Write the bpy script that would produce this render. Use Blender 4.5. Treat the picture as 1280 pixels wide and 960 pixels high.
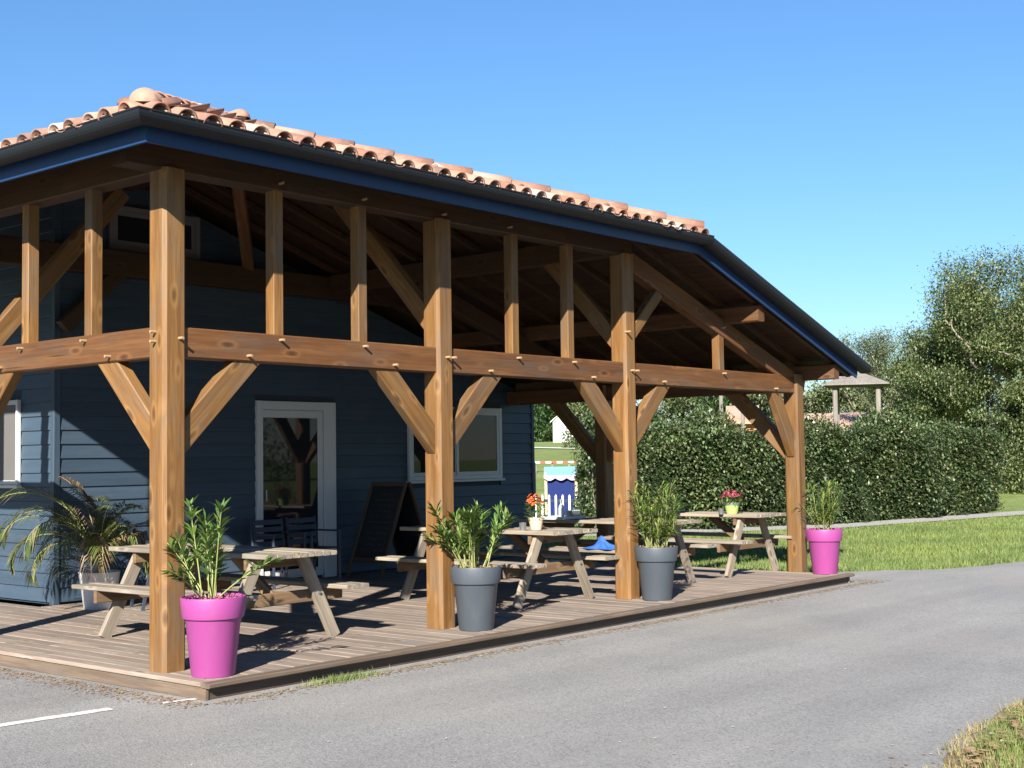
import bpy, bmesh, math, random
import numpy as np
from mathutils import Vector, Matrix
R = math.radians
rng = np.random.default_rng(7); random.seed(7)
S = bpy.context.scene
for o in list(bpy.data.objects): bpy.data.objects.remove(o)
COL = S.collection

# ------------------------------------------------------------------ camera, sky, sun, exposure
CAM = Vector((-5.6715, -8.0029, 1.5)); FPX = 1655.8
CR = Vector((0.642415, -0.766229, -0.014028)); CU = Vector((-0.033175, -0.046092, 0.998386)); CD = Vector((0.765639, 0.640913, 0.05503))
cam = bpy.data.cameras.new('camera'); cam.sensor_width = 36; cam.lens = FPX/1280*36; cam.clip_start = .1; cam.clip_end = 5000
co = bpy.data.objects.new('camera', cam); COL.objects.link(co)
co.matrix_world = Matrix(((CR.x, CU.x, -CD.x, CAM.x), (CR.y, CU.y, -CD.y, CAM.y), (CR.z, CU.z, -CD.z, CAM.z), (0, 0, 0, 1)))
S.camera = co
SUN_AZ, SUN_EL = R(28.8), R(29)              # direction the shadows run (from +X towards +Y), height of the sun
wd = bpy.data.worlds.new('World'); S.world = wd; wd.use_nodes = True
nt = wd.node_tree; bg = nt.nodes['Background']
sky = nt.nodes.new('ShaderNodeTexSky'); sky.sky_type = 'NISHITA'; sky.sun_disc = False
sky.sun_elevation = SUN_EL; sky.sun_rotation = math.atan2(-math.cos(SUN_AZ), -math.sin(SUN_AZ))
sky.air_density = 1.3; sky.dust_density = 0; sky.ozone_density = 10; sky.altitude = 0
nt.links.new(sky.outputs[0], bg.inputs[0]); bg.inputs[1].default_value = .05
sl = bpy.data.lights.new('sun', 'SUN'); sl.energy = 5.0; sl.angle = R(.53); sl.color = (1, .93, .82)
so = bpy.data.objects.new('sun', sl); COL.objects.link(so)
so.rotation_euler = Vector((math.cos(SUN_AZ)*math.cos(SUN_EL), math.sin(SUN_AZ)*math.cos(SUN_EL), -math.sin(SUN_EL))).to_track_quat('-Z', 'Y').to_euler()
S.view_settings.view_transform = 'Standard'; S.view_settings.look = 'None'; S.view_settings.gamma = 1
S.view_settings.exposure = 1.7
S.render.engine = 'CYCLES'; S.render.resolution_x = 1024; S.render.resolution_y = 768

def at(px, py, dist):
    """point seen at photo pixel (px, py), at a horizontal distance from the camera"""
    v = CD + CR*((px-640)/FPX) - CU*((py-480)/FPX)
    return CAM + v*(dist/math.hypot(v.x, v.y))

# ------------------------------------------------------------------ helpers
def tag(o, label=None, cat=None, group=None, kind=None):
    if label: o['label'] = label
    if cat: o['category'] = cat
    if group: o['group'] = group
    if kind: o['kind'] = kind
    return o
def link(name, me, parent=None, loc=(0, 0, 0), mat=None):
    o = bpy.data.objects.new(name, me); COL.objects.link(o); o.location = loc
    if parent: o.parent = parent
    if mat is not None and me is not None and not me.materials: me.materials.append(mat)
    return o
def empty(name, loc=(0, 0, 0), rz=0):
    o = bpy.data.objects.new(name, None); COL.objects.link(o); o.location = loc; o.rotation_euler.z = rz; o.empty_display_size = .2
    return o
def pyd(name, v, f, mat=None, parent=None, smooth=False, loc=(0, 0, 0)):
    me = bpy.data.meshes.new(name); me.from_pydata([tuple(map(float, a)) for a in v], [], f); me.update()
    if smooth: me.polygons.foreach_set('use_smooth', [True]*len(me.polygons))
    return link(name, me, parent, loc, mat)
def fast(name, V, F, mat, parent=None, loc=(0, 0, 0), smooth=False):
    """V (n,3) array, F (m,k) array of k-gons"""
    V = np.asarray(V, np.float32); F = np.asarray(F, np.int32); m, k = F.shape
    me = bpy.data.meshes.new(name); me.vertices.add(len(V)); me.vertices.foreach_set('co', V.ravel())
    me.loops.add(m*k); me.loops.foreach_set('vertex_index', F.ravel())
    me.polygons.add(m); me.polygons.foreach_set('loop_start', np.arange(0, m*k, k, dtype=np.int32))
    me.update(calc_edges=True); me.validate()
    if smooth: me.polygons.foreach_set('use_smooth', np.ones(m, bool))
    return link(name, me, parent, loc, mat)
def frame(A, B, side):
    z = (B-A).normalized(); x = (side - z*side.dot(z)).normalized(); y = z.cross(x)
    return Matrix(((x.x, y.x, z.x, A.x), (x.y, y.y, z.y, A.y), (x.z, y.z, z.z, A.z), (0, 0, 0, 1)))
def prism8(w, h, L, c):
    a, b = w/2, h/2
    ring = [(-a+c, -b), (a-c, -b), (a, -b+c), (a, b-c), (a-c, b), (-a+c, b), (-a, b-c), (-a, -b+c)]
    v = [(x, y, 0) for x, y in ring] + [(x, y, L) for x, y in ring]
    f = [tuple(range(7, -1, -1)), tuple(range(8, 16))] + [(i, (i+1) % 8, (i+1) % 8+8, i+8) for i in range(8)]
    return v, f
def beam(name, A, B, w, h, mat, parent, side=(1, 0, 0), c=.012):
    """squared timber from A to B; w along `side`, h across it; grain runs along its own length"""
    A, B = Vector(A), Vector(B); M = frame(A, B, Vector(side))
    v, f = prism8(w, h, (B-A).length, c)
    o = pyd(name, v, f, mat, parent); o.matrix_local = M
    return o
def box(name, lo, hi, mat, parent, c=.003):
    """upright box lo..hi with eased edges, local grain along its longest side"""
    lo, hi = Vector(lo), Vector(hi); d = hi-lo; m = (lo+hi)/2
    ax = max(range(3), key=lambda i: d[i]); A = m.copy(); B = m.copy(); A[ax] = lo[ax]; B[ax] = hi[ax]
    i = (ax+1) % 3; j = (ax+2) % 3; sd = Vector((0, 0, 0)); sd[i] = 1
    return beam(name, A, B, d[i], d[j], mat, parent, sd, min(c, d[i]*.3, d[j]*.3))
def tube_data(pts, rad, n=7):
    V, F = [], []; pts = [Vector(q) for q in pts]; up = Vector((.13, .21, 1)).normalized()
    for i, q in enumerate(pts):
        t = (pts[min(i+1, len(pts)-1)]-pts[max(i-1, 0)]).normalized()
        a = t.cross(up if abs(t.dot(up)) < .95 else Vector((1, 0, 0))).normalized(); b = t.cross(a)
        for k in range(n):
            ph = 2*math.pi*k/n; V.append(q+(a*math.cos(ph)+b*math.sin(ph))*rad[i])
    for i in range(len(pts)-1):
        for k in range(n): F.append((i*n+k, i*n+(k+1) % n, (i+1)*n+(k+1) % n, (i+1)*n+k))
    return V, F
def lathe(name, prof, mat, parent=None, n=40, loc=(0, 0, 0), smooth=True):
    V, F = [], []
    for r, z in prof:
        for k in range(n): V.append((r*math.cos(2*math.pi*k/n), r*math.sin(2*math.pi*k/n), z))
    for i in range(len(prof)-1):
        for k in range(n): F.append((i*n+k, i*n+(k+1) % n, (i+1)*n+(k+1) % n, (i+1)*n+k))
    o = pyd(name, V, F, mat, parent, smooth, loc)
    md = o.modifiers.new('edge', 'EDGE_SPLIT'); md.split_angle = R(40)
    return o
def copy_tree(o, parent=None):
    c = o.copy(); COL.objects.link(c); c.parent = parent
    for ch in list(o.children): copy_tree(ch, c)
    return c

# ------------------------------------------------------------------ materials
class NT:
    def __init__(s, name):
        s.m = bpy.data.materials.new(name); s.m.use_nodes = True; s.t = s.m.node_tree; s.b = s.t.nodes['Principled BSDF']; s.out = s.t.nodes['Material Output']
    def n(s, typ, **kw):
        nd = s.t.nodes.new('ShaderNode'+typ)
        for k, v in kw.items():
            if k in nd.inputs.keys() or isinstance(k, int): nd.inputs[k].default_value = v
            else: setattr(nd, k, v)
        return nd
    def l(s, a, b): s.t.links.new(a, b)
    def coord(s, scale=(1, 1, 1), rnd=True, which='Object'):
        tc = s.n('TexCoord'); mp = s.n('Mapping'); mp.inputs['Scale'].default_value = scale
        s.l(tc.outputs[which], mp.inputs[0])
        if rnd:
            oi = s.n('ObjectInfo'); mu = s.n('Math', operation='MULTIPLY'); mu.inputs[1].default_value = 37.
            s.l(oi.outputs['Random'], mu.inputs[0]); s.l(mu.outputs[0], mp.inputs['Location'])
        return mp.outputs[0]
    def noise(s, co, scale, detail=4, rough=.6, dist=0):
        nd = s.n('TexNoise'); nd.inputs['Scale'].default_value = scale; nd.inputs['Detail'].default_value = detail
        nd.inputs['Roughness'].default_value = rough; nd.inputs['Distortion'].default_value = dist
        if co is not None: s.l(co, nd.inputs['Vector'])
        return nd.outputs[0]
    def ramp(s, fac, stops, interp='LINEAR'):
        nd = s.n('ValToRGB'); cr = nd.color_ramp; cr.interpolation = interp
        while len(cr.elements) < len(stops): cr.elements.new(.5)
        for e, (p, c) in zip(cr.elements, stops):
            e.position = p; e.color = (*c, 1) if len(c) == 3 else c
        s.l(fac, nd.inputs[0]); return nd.outputs[0]
    def mix(s, a, b, fac, mode='MIX'):
        nd = s.n('Mix', data_type='RGBA', blend_type=mode)
        for sock, v in ((nd.inputs[6], a), (nd.inputs[7], b), (nd.inputs[0], fac)):
            if hasattr(v, 'is_output'): s.l(v, sock)
            else: sock.default_value = v if not isinstance(v, tuple) else (*v, 1)
        return nd.outputs[2]
    def bump(s, h, strength=.3, dist=.01):
        nd = s.n('Bump'); nd.inputs['Strength'].default_value = strength; nd.inputs['Distance'].default_value = dist
        s.l(h, nd.inputs['Height']); s.l(nd.outputs[0], s.b.inputs['Normal'])
    def col(s, c): s.l(c, s.b.inputs['Base Color'])
def plain(name, c, rough=.6, metal=0, spec=.5, var=.12, scale=6):
    t = NT(name); co = t.coord((1, 1, 1)); n = t.noise(co, scale, 5)
    t.col(t.mix(tuple(x*(1-var) for x in c), tuple(min(1, x*(1+var)) for x in c), n))
    t.b.inputs['Roughness'].default_value = rough; t.b.inputs['Metallic'].default_value = metal; t.b.inputs['Specular IOR Level'].default_value = spec
    t.bump(t.noise(co, scale*12, 3), .08, .004)
    return t.m
def wood(name, dark, mid, light, rough=.6, knots=True, grey=0, gscale=1):
    t = NT(name); co = t.coord((9*gscale, 9*gscale, .55*gscale))
    g = t.noise(co, 2.2, 6, .65, .6); fine = t.noise(t.coord((60, 60, 1.6)), 2, 4, .7)
    c = t.ramp(g, [(.28, dark), (.5, mid), (.72, light)])
    c = t.mix(c, t.ramp(fine, [(.3, (.55, .5, .45)), (.6, (1, 1, 1))]), .55, 'MULTIPLY')
    big = t.noise(t.coord((1.2, 1.2, .7)), 1.5, 3)
    c = t.mix(c, t.ramp(big, [(.3, (.72, .7, .68)), (.7, (1.0, 1.0, 1.0))]), .7, 'MULTIPLY')
    crk = t.ramp(t.noise(t.coord((26, 26, .45)), 2.6, 3, .55, .25), [(.30, (1, 1, 1)), (.345, (0, 0, 0))]); c = t.mix(c, tuple(x*.35 for x in dark), t.mix(crk, (.75, .75, .75), 1, 'MULTIPLY'))
    gry = sum(mid)/3; wth = t.ramp(t.noise(t.coord((2.5, 2.5, .6)), 2.0, 5, .7), [(.48, (0, 0, 0)), (.72, (.55, .55, .55))]); c = t.mix(c, (gry*1.05, gry*.95, gry*.82), wth)
    if knots:
        v = t.n('TexVoronoi'); v.inputs['Scale'].default_value = 1; t.l(t.coord((7, 7, 2.5)), v.inputs['Vector'])
        k = t.ramp(v.outputs['Distance'], [(.06, (.7, .7, .7)), (.15, (0, 0, 0))])
        c = t.mix(c, tuple(x*.42 for x in dark), k)
        k2 = t.ramp(v.outputs['Distance'], [(.14, (0, 0, 0)), (.19, (.35, .35, .35)), (.30, (0, 0, 0))])
        c = t.mix(c, tuple(min(1, x*1.25) for x in light), k2)
    oi = t.n('ObjectInfo'); c = t.mix(c, t.ramp(oi.outputs['Random'], [(0, (.72, .73, .75)), (1, (1.12, 1.09, 1.04))]), .8, 'MULTIPLY')
    t.col(c); t.b.inputs['Roughness'].default_value = rough; t.b.inputs['Specular IOR Level'].default_value = .35
    t.bump(fine, .25, .004)
    return t.m
def leafmat(name, cols, rough=.45, trans=.35, spec=.5, clump=0):
    t = NT(name); ge = t.n('NewGeometry'); c = t.ramp(ge.outputs['Random Per Island'], [(i/(len(cols)-1), q) for i, q in enumerate(cols)])
    if clump: c = t.mix(c, t.ramp(t.noise(t.coord((1, 1, 1)), clump, 4, .65), [(.3, (.62, .66, .62)), (.5, (1, 1, 1)), (.72, (1.3, 1.2, .95))]), .9, 'MULTIPLY')
    t.col(c); t.b.inputs['Roughness'].default_value = rough; t.b.inputs['Specular IOR Level'].default_value = spec
    tr = t.n('BsdfTranslucent'); t.l(t.mix(c, (1, 1, .5), .35, 'MULTIPLY'), tr.inputs[0]); ms = t.n('MixShader'); ms.inputs[0].default_value = trans
    t.l(t.b.outputs[0], ms.inputs[1]); t.l(tr.outputs[0], ms.inputs[2]); t.l(ms.outputs[0], t.out.inputs[0])
    return t.m
M = {}
M['post'] = wood('larch_timber', (0.1132, 0.05067, 0.01336), (0.1677, 0.0837, 0.02449), (0.218, 0.1233, 0.04452))
M['beam'] = wood('stained_timber', (0.07322, 0.02894, 0.00879), (0.1119, 0.04767, 0.01494), (0.155, 0.07234, 0.02636))
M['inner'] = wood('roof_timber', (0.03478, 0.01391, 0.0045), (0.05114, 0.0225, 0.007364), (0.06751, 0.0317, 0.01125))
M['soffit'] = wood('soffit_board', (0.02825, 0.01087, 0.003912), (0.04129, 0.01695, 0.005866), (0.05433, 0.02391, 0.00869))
M['peg'] = plain('oak_peg', (0.2604, 0.1764, 0.0924), .6)
M['table'] = wood('weathered_wood', (0.1391, 0.1171, 0.08855), (0.2277, 0.1961, 0.1581), (0.3162, 0.2846, 0.234), .8, True)
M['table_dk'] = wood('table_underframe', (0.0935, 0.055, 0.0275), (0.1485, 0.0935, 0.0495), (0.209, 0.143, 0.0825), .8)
M['deck'] = wood('deck_board', (0.1594, 0.1257, 0.1037), (0.2257, 0.1849, 0.1579), (0.2855, 0.2441, 0.2165), .75, True)
M['nosing'] = wood('nosing_board', (0.09, 0.0672, 0.0504), (0.132, 0.0984, 0.0744), (0.18, 0.138, 0.1056), .7, False)
M['deck_edge'] = wood('deck_nosing', (.05, .032, .026), (.075, .05, .04), (.11, .075, .058), .6, False)
M['gutter'] = plain('anthracite_metal', (.009, .012, .016), .5, 0, .22)
M['fascia'] = plain('blue_fascia_paint', (.007, .028, .088), .42, 0, .4)
M['trim'] = plain('blue_grey_trim', (0.06, 0.093, 0.12), .5)
def siding():
    t = NT('blue_painted_board'); co = t.coord((6, 6, .35)); g = t.noise(co, 3, 5, .7)
    c = t.ramp(g, [(.3, (.027, .045, .070)), (.7, (.037, .060, .092))])
    oi = t.n('ObjectInfo'); c = t.mix(c, t.ramp(oi.outputs['Random'], [(0, (.86, .87, .88)), (1, (1.1, 1.09, 1.07))]), 1, 'MULTIPLY')
    dirt = t.ramp(t.noise(t.coord((3, 3, .8)), 2, 6, .75), [(.5, (0, 0, 0)), (.8, (.35, .35, .35))]); c = t.mix(c, (.085, .09, .09), dirt)
    t.col(c); t.b.inputs['Roughness'].default_value = .5; t.b.inputs['Specular IOR Level'].default_value = .35
    t.bump(t.noise(t.coord((70, 70, 2)), 2, 3), .15, .003); return t.m
M['siding'] = siding()
M['wallback'] = plain('wall_backing', (.02, .03, .045), .8)
M['white'] = plain('white_frame', (0.4464, 0.4588, 0.4712), .4, 0, .5, .04)
M['whitewall'] = plain('white_render', (0.645, 0.6375, 0.615), .8, 0, .3, .04)
M['blind'] = plain('grey_roller_blind', (0.12, 0.116, 0.116), .7)
def glass(name, tint, rough=.02):
    t = NT(name); t.b.inputs['Base Color'].default_value = (*tint, 1); t.b.inputs['Roughness'].default_value = rough
    t.b.inputs['Specular IOR Level'].default_value = .5; t.b.inputs['IOR'].default_value = 1.45
    co = t.coord((1, 1, 1)); t.bump(t.noise(co, 1.1, 2), .02, .02); return t.m
M['roller'] = plain('grey_roller_shutter', (.085, .084, .084), .7)
M['glass'] = glass('dark_window_glass', (.012, .014, .018))
def tilemat():
    t = NT('terracotta_tile'); ge = t.n('NewGeometry'); oi = t.n('ObjectInfo'); a = t.n('Math', operation='ADD'); fr = t.n('Math', operation='FRACT')
    t.l(ge.outputs['Random Per Island'], a.inputs[0]); t.l(oi.outputs['Random'], a.inputs[1]); t.l(a.outputs[0], fr.inputs[0])
    c = t.ramp(fr.outputs[0], [(0, (0.195, 0.0832, 0.0545)), (.15, (0.25, 0.117, 0.0762)), (.3, (0.133, 0.0718, 0.0545)), (.42, (0.281, 0.159, 0.112)), (.55, (0.218, 0.0907, 0.0562)), (.68, (0.359, 0.272, 0.224)), (.8, (0.234, 0.121, 0.0843)), (.9, (0.39, 0.318, 0.281)), (1, (0.172, 0.0983, 0.0722))])
    n = t.noise(t.coord((1, 1, 1)), 14, 6, .7); c = t.mix(c, (0.348, 0.302, 0.249), t.ramp(n, [(.5, (0, 0, 0)), (.75, (0.406, 0.406, 0.406))]))
    n2 = t.noise(t.coord((1, 1, 1)), 30, 4, .7); c = t.mix(c, (0.0928, 0.0638, 0.0493), t.ramp(n2, [(.58, (0, 0, 0)), (.78, (0.348, 0.348, 0.348))]))
    t.col(c); t.b.inputs['Roughness'].default_value = .85; t.bump(n2, .3, .004); return t.m
M['tile'] = tilemat()
def asphalt():
    t = NT('worn_asphalt'); co = t.coord((1, 1, 1), False)
    base = t.ramp(t.noise(co, .35, 5, .6), [(.3, (.182, .182, .183)), (.7, (.225, .223, .22))])
    streak = t.noise(t.coord((.35, 1.6, 1), False), .5, 4, .6); base = t.mix(base, t.ramp(streak, [(.35, (.82, .82, .83)), (.65, (1, 1, 1))]), .8, 'MULTIPLY')
    v = t.n('TexVoronoi'); v.inputs['Scale'].default_value = 85; t.l(co, v.inputs['Vector'])
    sp = t.ramp(v.outputs['Color'], [(.1, (.55, .55, .55)), (.5, (1, 1, 1)), (.92, (1.15, 1.15, 1.13)), (1, (1.9, 1.9, 1.85))])
    c = t.mix(base, sp, .75, 'MULTIPLY')
    v2 = t.n('TexVoronoi'); v2.feature = 'DISTANCE_TO_EDGE'; v2.inputs['Scale'].default_value = .33
    nz = t.n('TexNoise'); nz.inputs['Scale'].default_value = 1.3; nz.inputs['Detail'].default_value = 6; t.l(co, nz.inputs['Vector'])
    t.l(t.mix(co, nz.outputs['Color'], .35), v2.inputs['Vector'])
    crack = t.ramp(v2.outputs['Distance'], [(0, (1, 1, 1)), (.002, (0, 0, 0))])
    where = t.ramp(t.noise(co, .12, 3), [(.60, (0, 0, 0)), (.70, (.4, .4, .4))])
    c = t.mix(c, (.09, .088, .085), t.mix(crack, where, 1, 'MULTIPLY'))
    st = t.ramp(t.noise(co, .9, 6, .7, .8), [(.55, (1, 1, 1)), (.75, (.86, .86, .865))]); c = t.mix(c, st, 1, 'MULTIPLY')
    ty = t.ramp(t.noise(t.coord((.10, 1.3, 1), False), 1.1, 5, .6), [(.4, (.93, .93, .935)), (.6, (1.04, 1.04, 1.035))]); c = t.mix(c, ty, 1, 'MULTIPLY')
    du = t.ramp(t.noise(co, .25, 6, .7), [(.52, (0, 0, 0)), (.75, (.5, .5, .5))]); c = t.mix(c, (.235, .22, .195), du)
    t.col(c); t.b.inputs['Roughness'].default_value = .85; t.b.inputs['Specular IOR Level'].default_value = .3
    t.bump(v.outputs['Distance'], .5, .006); return t.m
M['asphalt'] = asphalt()
def grassground(name, a, b, c3):
    t = NT(name); co = t.coord((1, 1, 1), False); n = t.noise(co, .6, 5, .65); n2 = t.noise(co, 14, 5, .7)
    c = t.ramp(n, [(.3, a), (.55, b), (.75, c3)]); c = t.mix(c, t.ramp(n2, [(.25, (.5, .5, .5)), (.7, (1.1, 1.1, 1.1))]), .8, 'MULTIPLY')
    t.col(c); t.b.inputs['Roughness'].default_value = .9; t.b.inputs['Specular IOR Level'].default_value = .15; t.bump(n2, .8, .05); return t.m
M['ground'] = grassground('meadow_grass', (0.119, 0.1632, 0.04488), (0.168, 0.2176, 0.06732), (0.238, 0.2394, 0.1047))
M['verge'] = grassground('dry_verge', (0.1547, 0.1183, 0.07088), (0.2093, 0.1638, 0.09923), (0.1274, 0.1365, 0.0567))
M['grass'] = leafmat('grass_blade', [(0.0765, 0.1156, 0.0306), (0.119, 0.1734, 0.0459), (0.1615, 0.2167, 0.0714), (0.204, 0.2167, 0.102)], .6, .35, .2, clump=.5)
M['straw'] = leafmat('dry_grass_blade', [(.30, .22, .11), (.38, .30, .17), (.16, .19, .06), (.24, .17, .09)], .7, .3, .2)
M['path'] = plain('path_gravel', (.26, .255, .25), .9, 0, .2, .2, 20)
def wornpaint():
    t = NT('worn_road_paint'); co = t.coord((1, 1, 1), False); n = t.noise(co, 22, 6, .75); n2 = t.noise(co, 3, 4)
    c = t.mix((.52, .52, .5), (.18, .18, .18), t.ramp(t.mix(n, n2, .35), [(.50, (0, 0, 0)), (.60, (1, 1, 1))])); t.col(c); t.b.inputs['Roughness'].default_value = .8; return t.m
M['paint'] = wornpaint()
M['litter'] = leafmat('dry_leaf', [(0.21, 0.133, 0.063), (0.294, 0.21, 0.119), (0.175, 0.091, 0.042), (0.385, 0.315, 0.224)], .8, .1, .2)
M['pebble'] = plain('pale_pebble', (0.36, 0.348, 0.324), .8)
M['pink'] = plain('magenta_plastic', (0.2385, 0.0432, 0.1739), .42, 0, .5, .04)
M['grey'] = plain('slate_plastic', (0.0475, 0.0575, 0.0725), .45, 0, .5, .06)
M['wpot'] = plain('white_plastic', (0.4836, 0.4898, 0.5084), .35, 0, .5, .04)
def potmat(name, c):
    t = NT(name); co = t.coord((1, 1, 1)); n = t.noise(t.coord((1, 1, .35)), 9, 6, .75); sc_ = t.noise(t.coord((30, 30, 3)), 2, 4, .7)
    d = t.ramp(n, [(.5, (0, 0, 0)), (.8, (.45, .45, .45))]); cc = t.mix(c, tuple(x*.7+.045 for x in c), d)
    cc = t.mix(cc, tuple(min(1, x*1.25+.02) for x in c), t.ramp(sc_, [(.68, (0, 0, 0)), (.78, (.4, .4, .4))])); t.col(cc)
    rr = t.n('MapRange'); t.l(n, rr.inputs[0]); rr.inputs[3].default_value = .36; rr.inputs[4].default_value = .62; t.l(rr.outputs[0], t.b.inputs['Roughness']); t.bump(t.noise(co, 60, 3), .06, .003); return t.m
M['pink'] = potmat('magenta_plastic', (.235, .040, .175)); M['grey'] = potmat('slate_plastic', (.046, .057, .072))
M['soil'] = plain('potting_soil', (.05, .035, .025), .95, 0, .1, .4, 40)
M['chip'] = plain('pink_bark_mulch', (0.252, 0.078, 0.132), .9, 0, .2, .5, 60)
M['oleander'] = leafmat('oleander_leaf', [(0.05, 0.11, 0.025), (0.08, 0.16, 0.035), (0.12, 0.21, 0.05), (0.2, 0.25, 0.06)], .4, .3)
M['stem'] = plain('green_stem', (.20, .22, .07), .6)
M['bamboo'] = leafmat('bamboo_leaf', [(.08, .15, .03), (.13, .22, .045), (.20, .27, .07), (.30, .30, .10)], .45, .35)
M['frond'] = leafmat('palm_leaflet', [(.05, .08, .02), (.08, .12, .03), (.14, .16, .05), (.28, .22, .12)], .45, .3)
M['dryfrond'] = leafmat('dry_palm_leaflet', [(.30, .19, .13), (.42, .29, .2), (.24, .2, .08), (.36, .24, .16)], .7, .25, .2)
M['hedge'] = leafmat('hedge_leaf', [(0.02761, 0.05313, 0.01858), (0.04602, 0.08211, 0.02683), (0.06903, 0.1111, 0.03715), (0.09664, 0.1401, 0.05676), (0.1565, 0.1932, 0.1135), (0.1104, 0.1063, 0.06192)], 0.38, .2, .5, clump=1.1)
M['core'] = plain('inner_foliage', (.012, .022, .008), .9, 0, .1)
M['tree'] = leafmat('olive_leaf', [(0.05859, 0.09536, 0.03812), (0.09763, 0.1398, 0.05544), (0.1431, 0.1843, 0.07797), (0.1952, 0.216, 0.104)], .5, .3, .4, clump=.45)
M['tree2'] = leafmat('dark_tree_leaf', [(0.0253, 0.05692, 0.01771), (0.04427, 0.08855, 0.02783), (0.06957, 0.1202, 0.03795)], .5, .25, .4, clump=.4)
M['tree3'] = leafmat('grey_green_leaf', [(0.1008, 0.1368, 0.072), (0.144, 0.18, 0.1008), (0.2016, 0.2304, 0.1296)], .5, .3, .4, clump=.5)
M['bark'] = plain('pale_bark', (.22, .19, .155), .9, 0, .2, .3, 12)
M['orange'] = leafmat('orange_petal', [(0.7331, 0.1768, 0.0425), (0.8309, 0.2992, 0.085), (0.6842, 0.136, 0.102)], .6, .3, .2)
M['pinkfl'] = leafmat('pink_petal', [(0.385, 0.07, 0.126), (0.455, 0.14, 0.182), (0.294, 0.042, 0.084)], .6, .3, .2)
M['terra'] = plain('cream_clay_pot', (0.432, 0.33, 0.24), .7)
M['zinc'] = plain('zinc_metal', (0.252, 0.264, 0.276), .35, .7)
M['lime'] = plain('lime_green_pot', (0.25, 0.36, 0.1), .5)
M['clear'] = plain('pale_clear_plastic', (0.372, 0.408, 0.42), .2)
M['bluecloth'] = plain('blue_cloth', (0.024, 0.08, 0.304), .8, 0, .2, .3, 20)
M['navy'] = plain('navy_paint', (.022, .03, .05), .5, 0, .4)
M['slate'] = plain('blackboard_slate', (0.0084, 0.0091, 0.0105), .7)
M['chalk'] = plain('chalk', (0.04375, 0.04375, 0.0455), .9)
M['darkwood'] = wood('brown_frame_wood', (.06, .035, .02), (.09, .055, .03), (.13, .08, .045), .7, False)
M['aqua'] = plain('aqua_awning', (0.144, 0.2976, 0.36), .6)
M['lilac'] = plain('lilac_valance', (0.312, 0.252, 0.42), .6)
M['royal'] = plain('royal_blue_panel', (.004, .013, .085), .6, 0, .15)
M['greywood'] = wood('silvered_wood', (0.12, 0.108, 0.096), (0.18, 0.168, 0.156), (0.24, 0.228, 0.21), .85, False)
M['red'] = plain('red_plastic', (0.275, 0.03, 0.025), .5)
M['rosy'] = plain('pale_roof_tile', (0.312, 0.21, 0.162), .85, 0, .2, .25, 3)
M['brown'] = plain('brown_door', (.35, .13, .05), .7)

# ------------------------------------------------------------------ ground
ZG = -.12
def terrain():
    n = 120; xs = np.concatenate([np.linspace(-400, -30, 20), np.linspace(-28, 130, 90), np.linspace(140, 900, 24)])
    ys = np.concatenate([np.linspace(-500, -30, 18), np.linspace(-28, 120, 85), np.linspace(130, 900, 24)])
    X, Y = np.meshgrid(xs, ys, indexing='ij'); D = np.hypot(X-CAM.x, Y-CAM.y)
    th = np.arctan2(Y-CAM.y, X-CAM.x); w = np.exp(-((th-R(38))/R(26))**2)
    sm = lambda a, b, v: np.clip((v-a)/(b-a), 0, 1)**2*(3-2*np.clip((v-a)/(b-a), 0, 1))
    Z = ZG-.02 + w*(1.5*sm(36, 62, D)+1.75*sm(60, 150, D)) + .25*sm(40, 90, D)*(1-w)
    V = np.stack([X, Y, Z], -1).reshape(-1, 3); nx, ny = len(xs), len(ys)
    i, j = np.meshgrid(np.arange(nx-1), np.arange(ny-1), indexing='ij'); a = (i*ny+j).ravel()
    F = np.stack([a, a+ny, a+ny+1, a+1], -1)
    tag(fast('ground', V, F, M['ground'], smooth=True), 'open grassy ground rising gently to the far meadow', 'ground', kind='structure')
terrain()
def sheet(name, poly, z, mat, label, cat, jit=0., step=.4):
    pts = []
    for k in range(len(poly)):
        a = Vector(poly[k]); b = Vector(poly[(k+1) % len(poly)]); L = (b-a).length
        m = max(1, min(60, int(L/step))) if jit else 1
        for q in range(m):
            pp = a.lerp(b, q/m); pts.append((pp.x+rng.normal(0, jit) if jit else pp.x, pp.y+(rng.normal(0, jit) if jit else 0), z))
    o = pyd(name, pts, [tuple(range(len(pts)))], mat)
    bm = bmesh.new(); bm.from_mesh(o.data); bmesh.ops.triangulate(bm, faces=bm.faces); bm.to_mesh(o.data); bm.free()
    return tag(o, label, cat, kind='structure')
LAWN = [(80, -24), (30, -7), (20, -3.4), (13.91, -1.25), (12.8, -1.0), (12.1, -.75), (11.6, -.2), (10.9, .35), (10.2, .7), (10.0, 1.3)]
VERGE = [(0.2, -40), (.3, -9), (.55, -6.0), (.86, -5.30), (1.6, -5.10), (2.6, -4.97), (4.5, -5.05), (9, -6.1), (30, -12), (80, -30)]
sheet('asphalt', [(-60, -40)] + VERGE + LAWN + [(10.0, 13), (-60, 13)], ZG, M['asphalt'], 'worn grey asphalt forecourt and lane beside the deck', 'asphalt', .03, .25)
sheet('verge', [(.1, -40), (.1, -9)] + [(a-.25, b+.12) for a, b in VERGE[2:7]] + [(9, -6), (30, -11.9), (80, -29.9), (80, -40)], ZG-.004, M['verge'], 'dry brown soil verge at the edge of the lane', 'verge', .06, .25)
sheet('path', [(15.3, 8.5), (20.6, 5.0), (27.9, 3.6), (40, 1.5), (40, 2.6), (28.9, 4.6), (22.3, 5.75), (16.3, 9.2)], ZG+.002, M['path'], 'narrow grey path running along the foot of the hedge', 'path', .03, .5)
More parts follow.
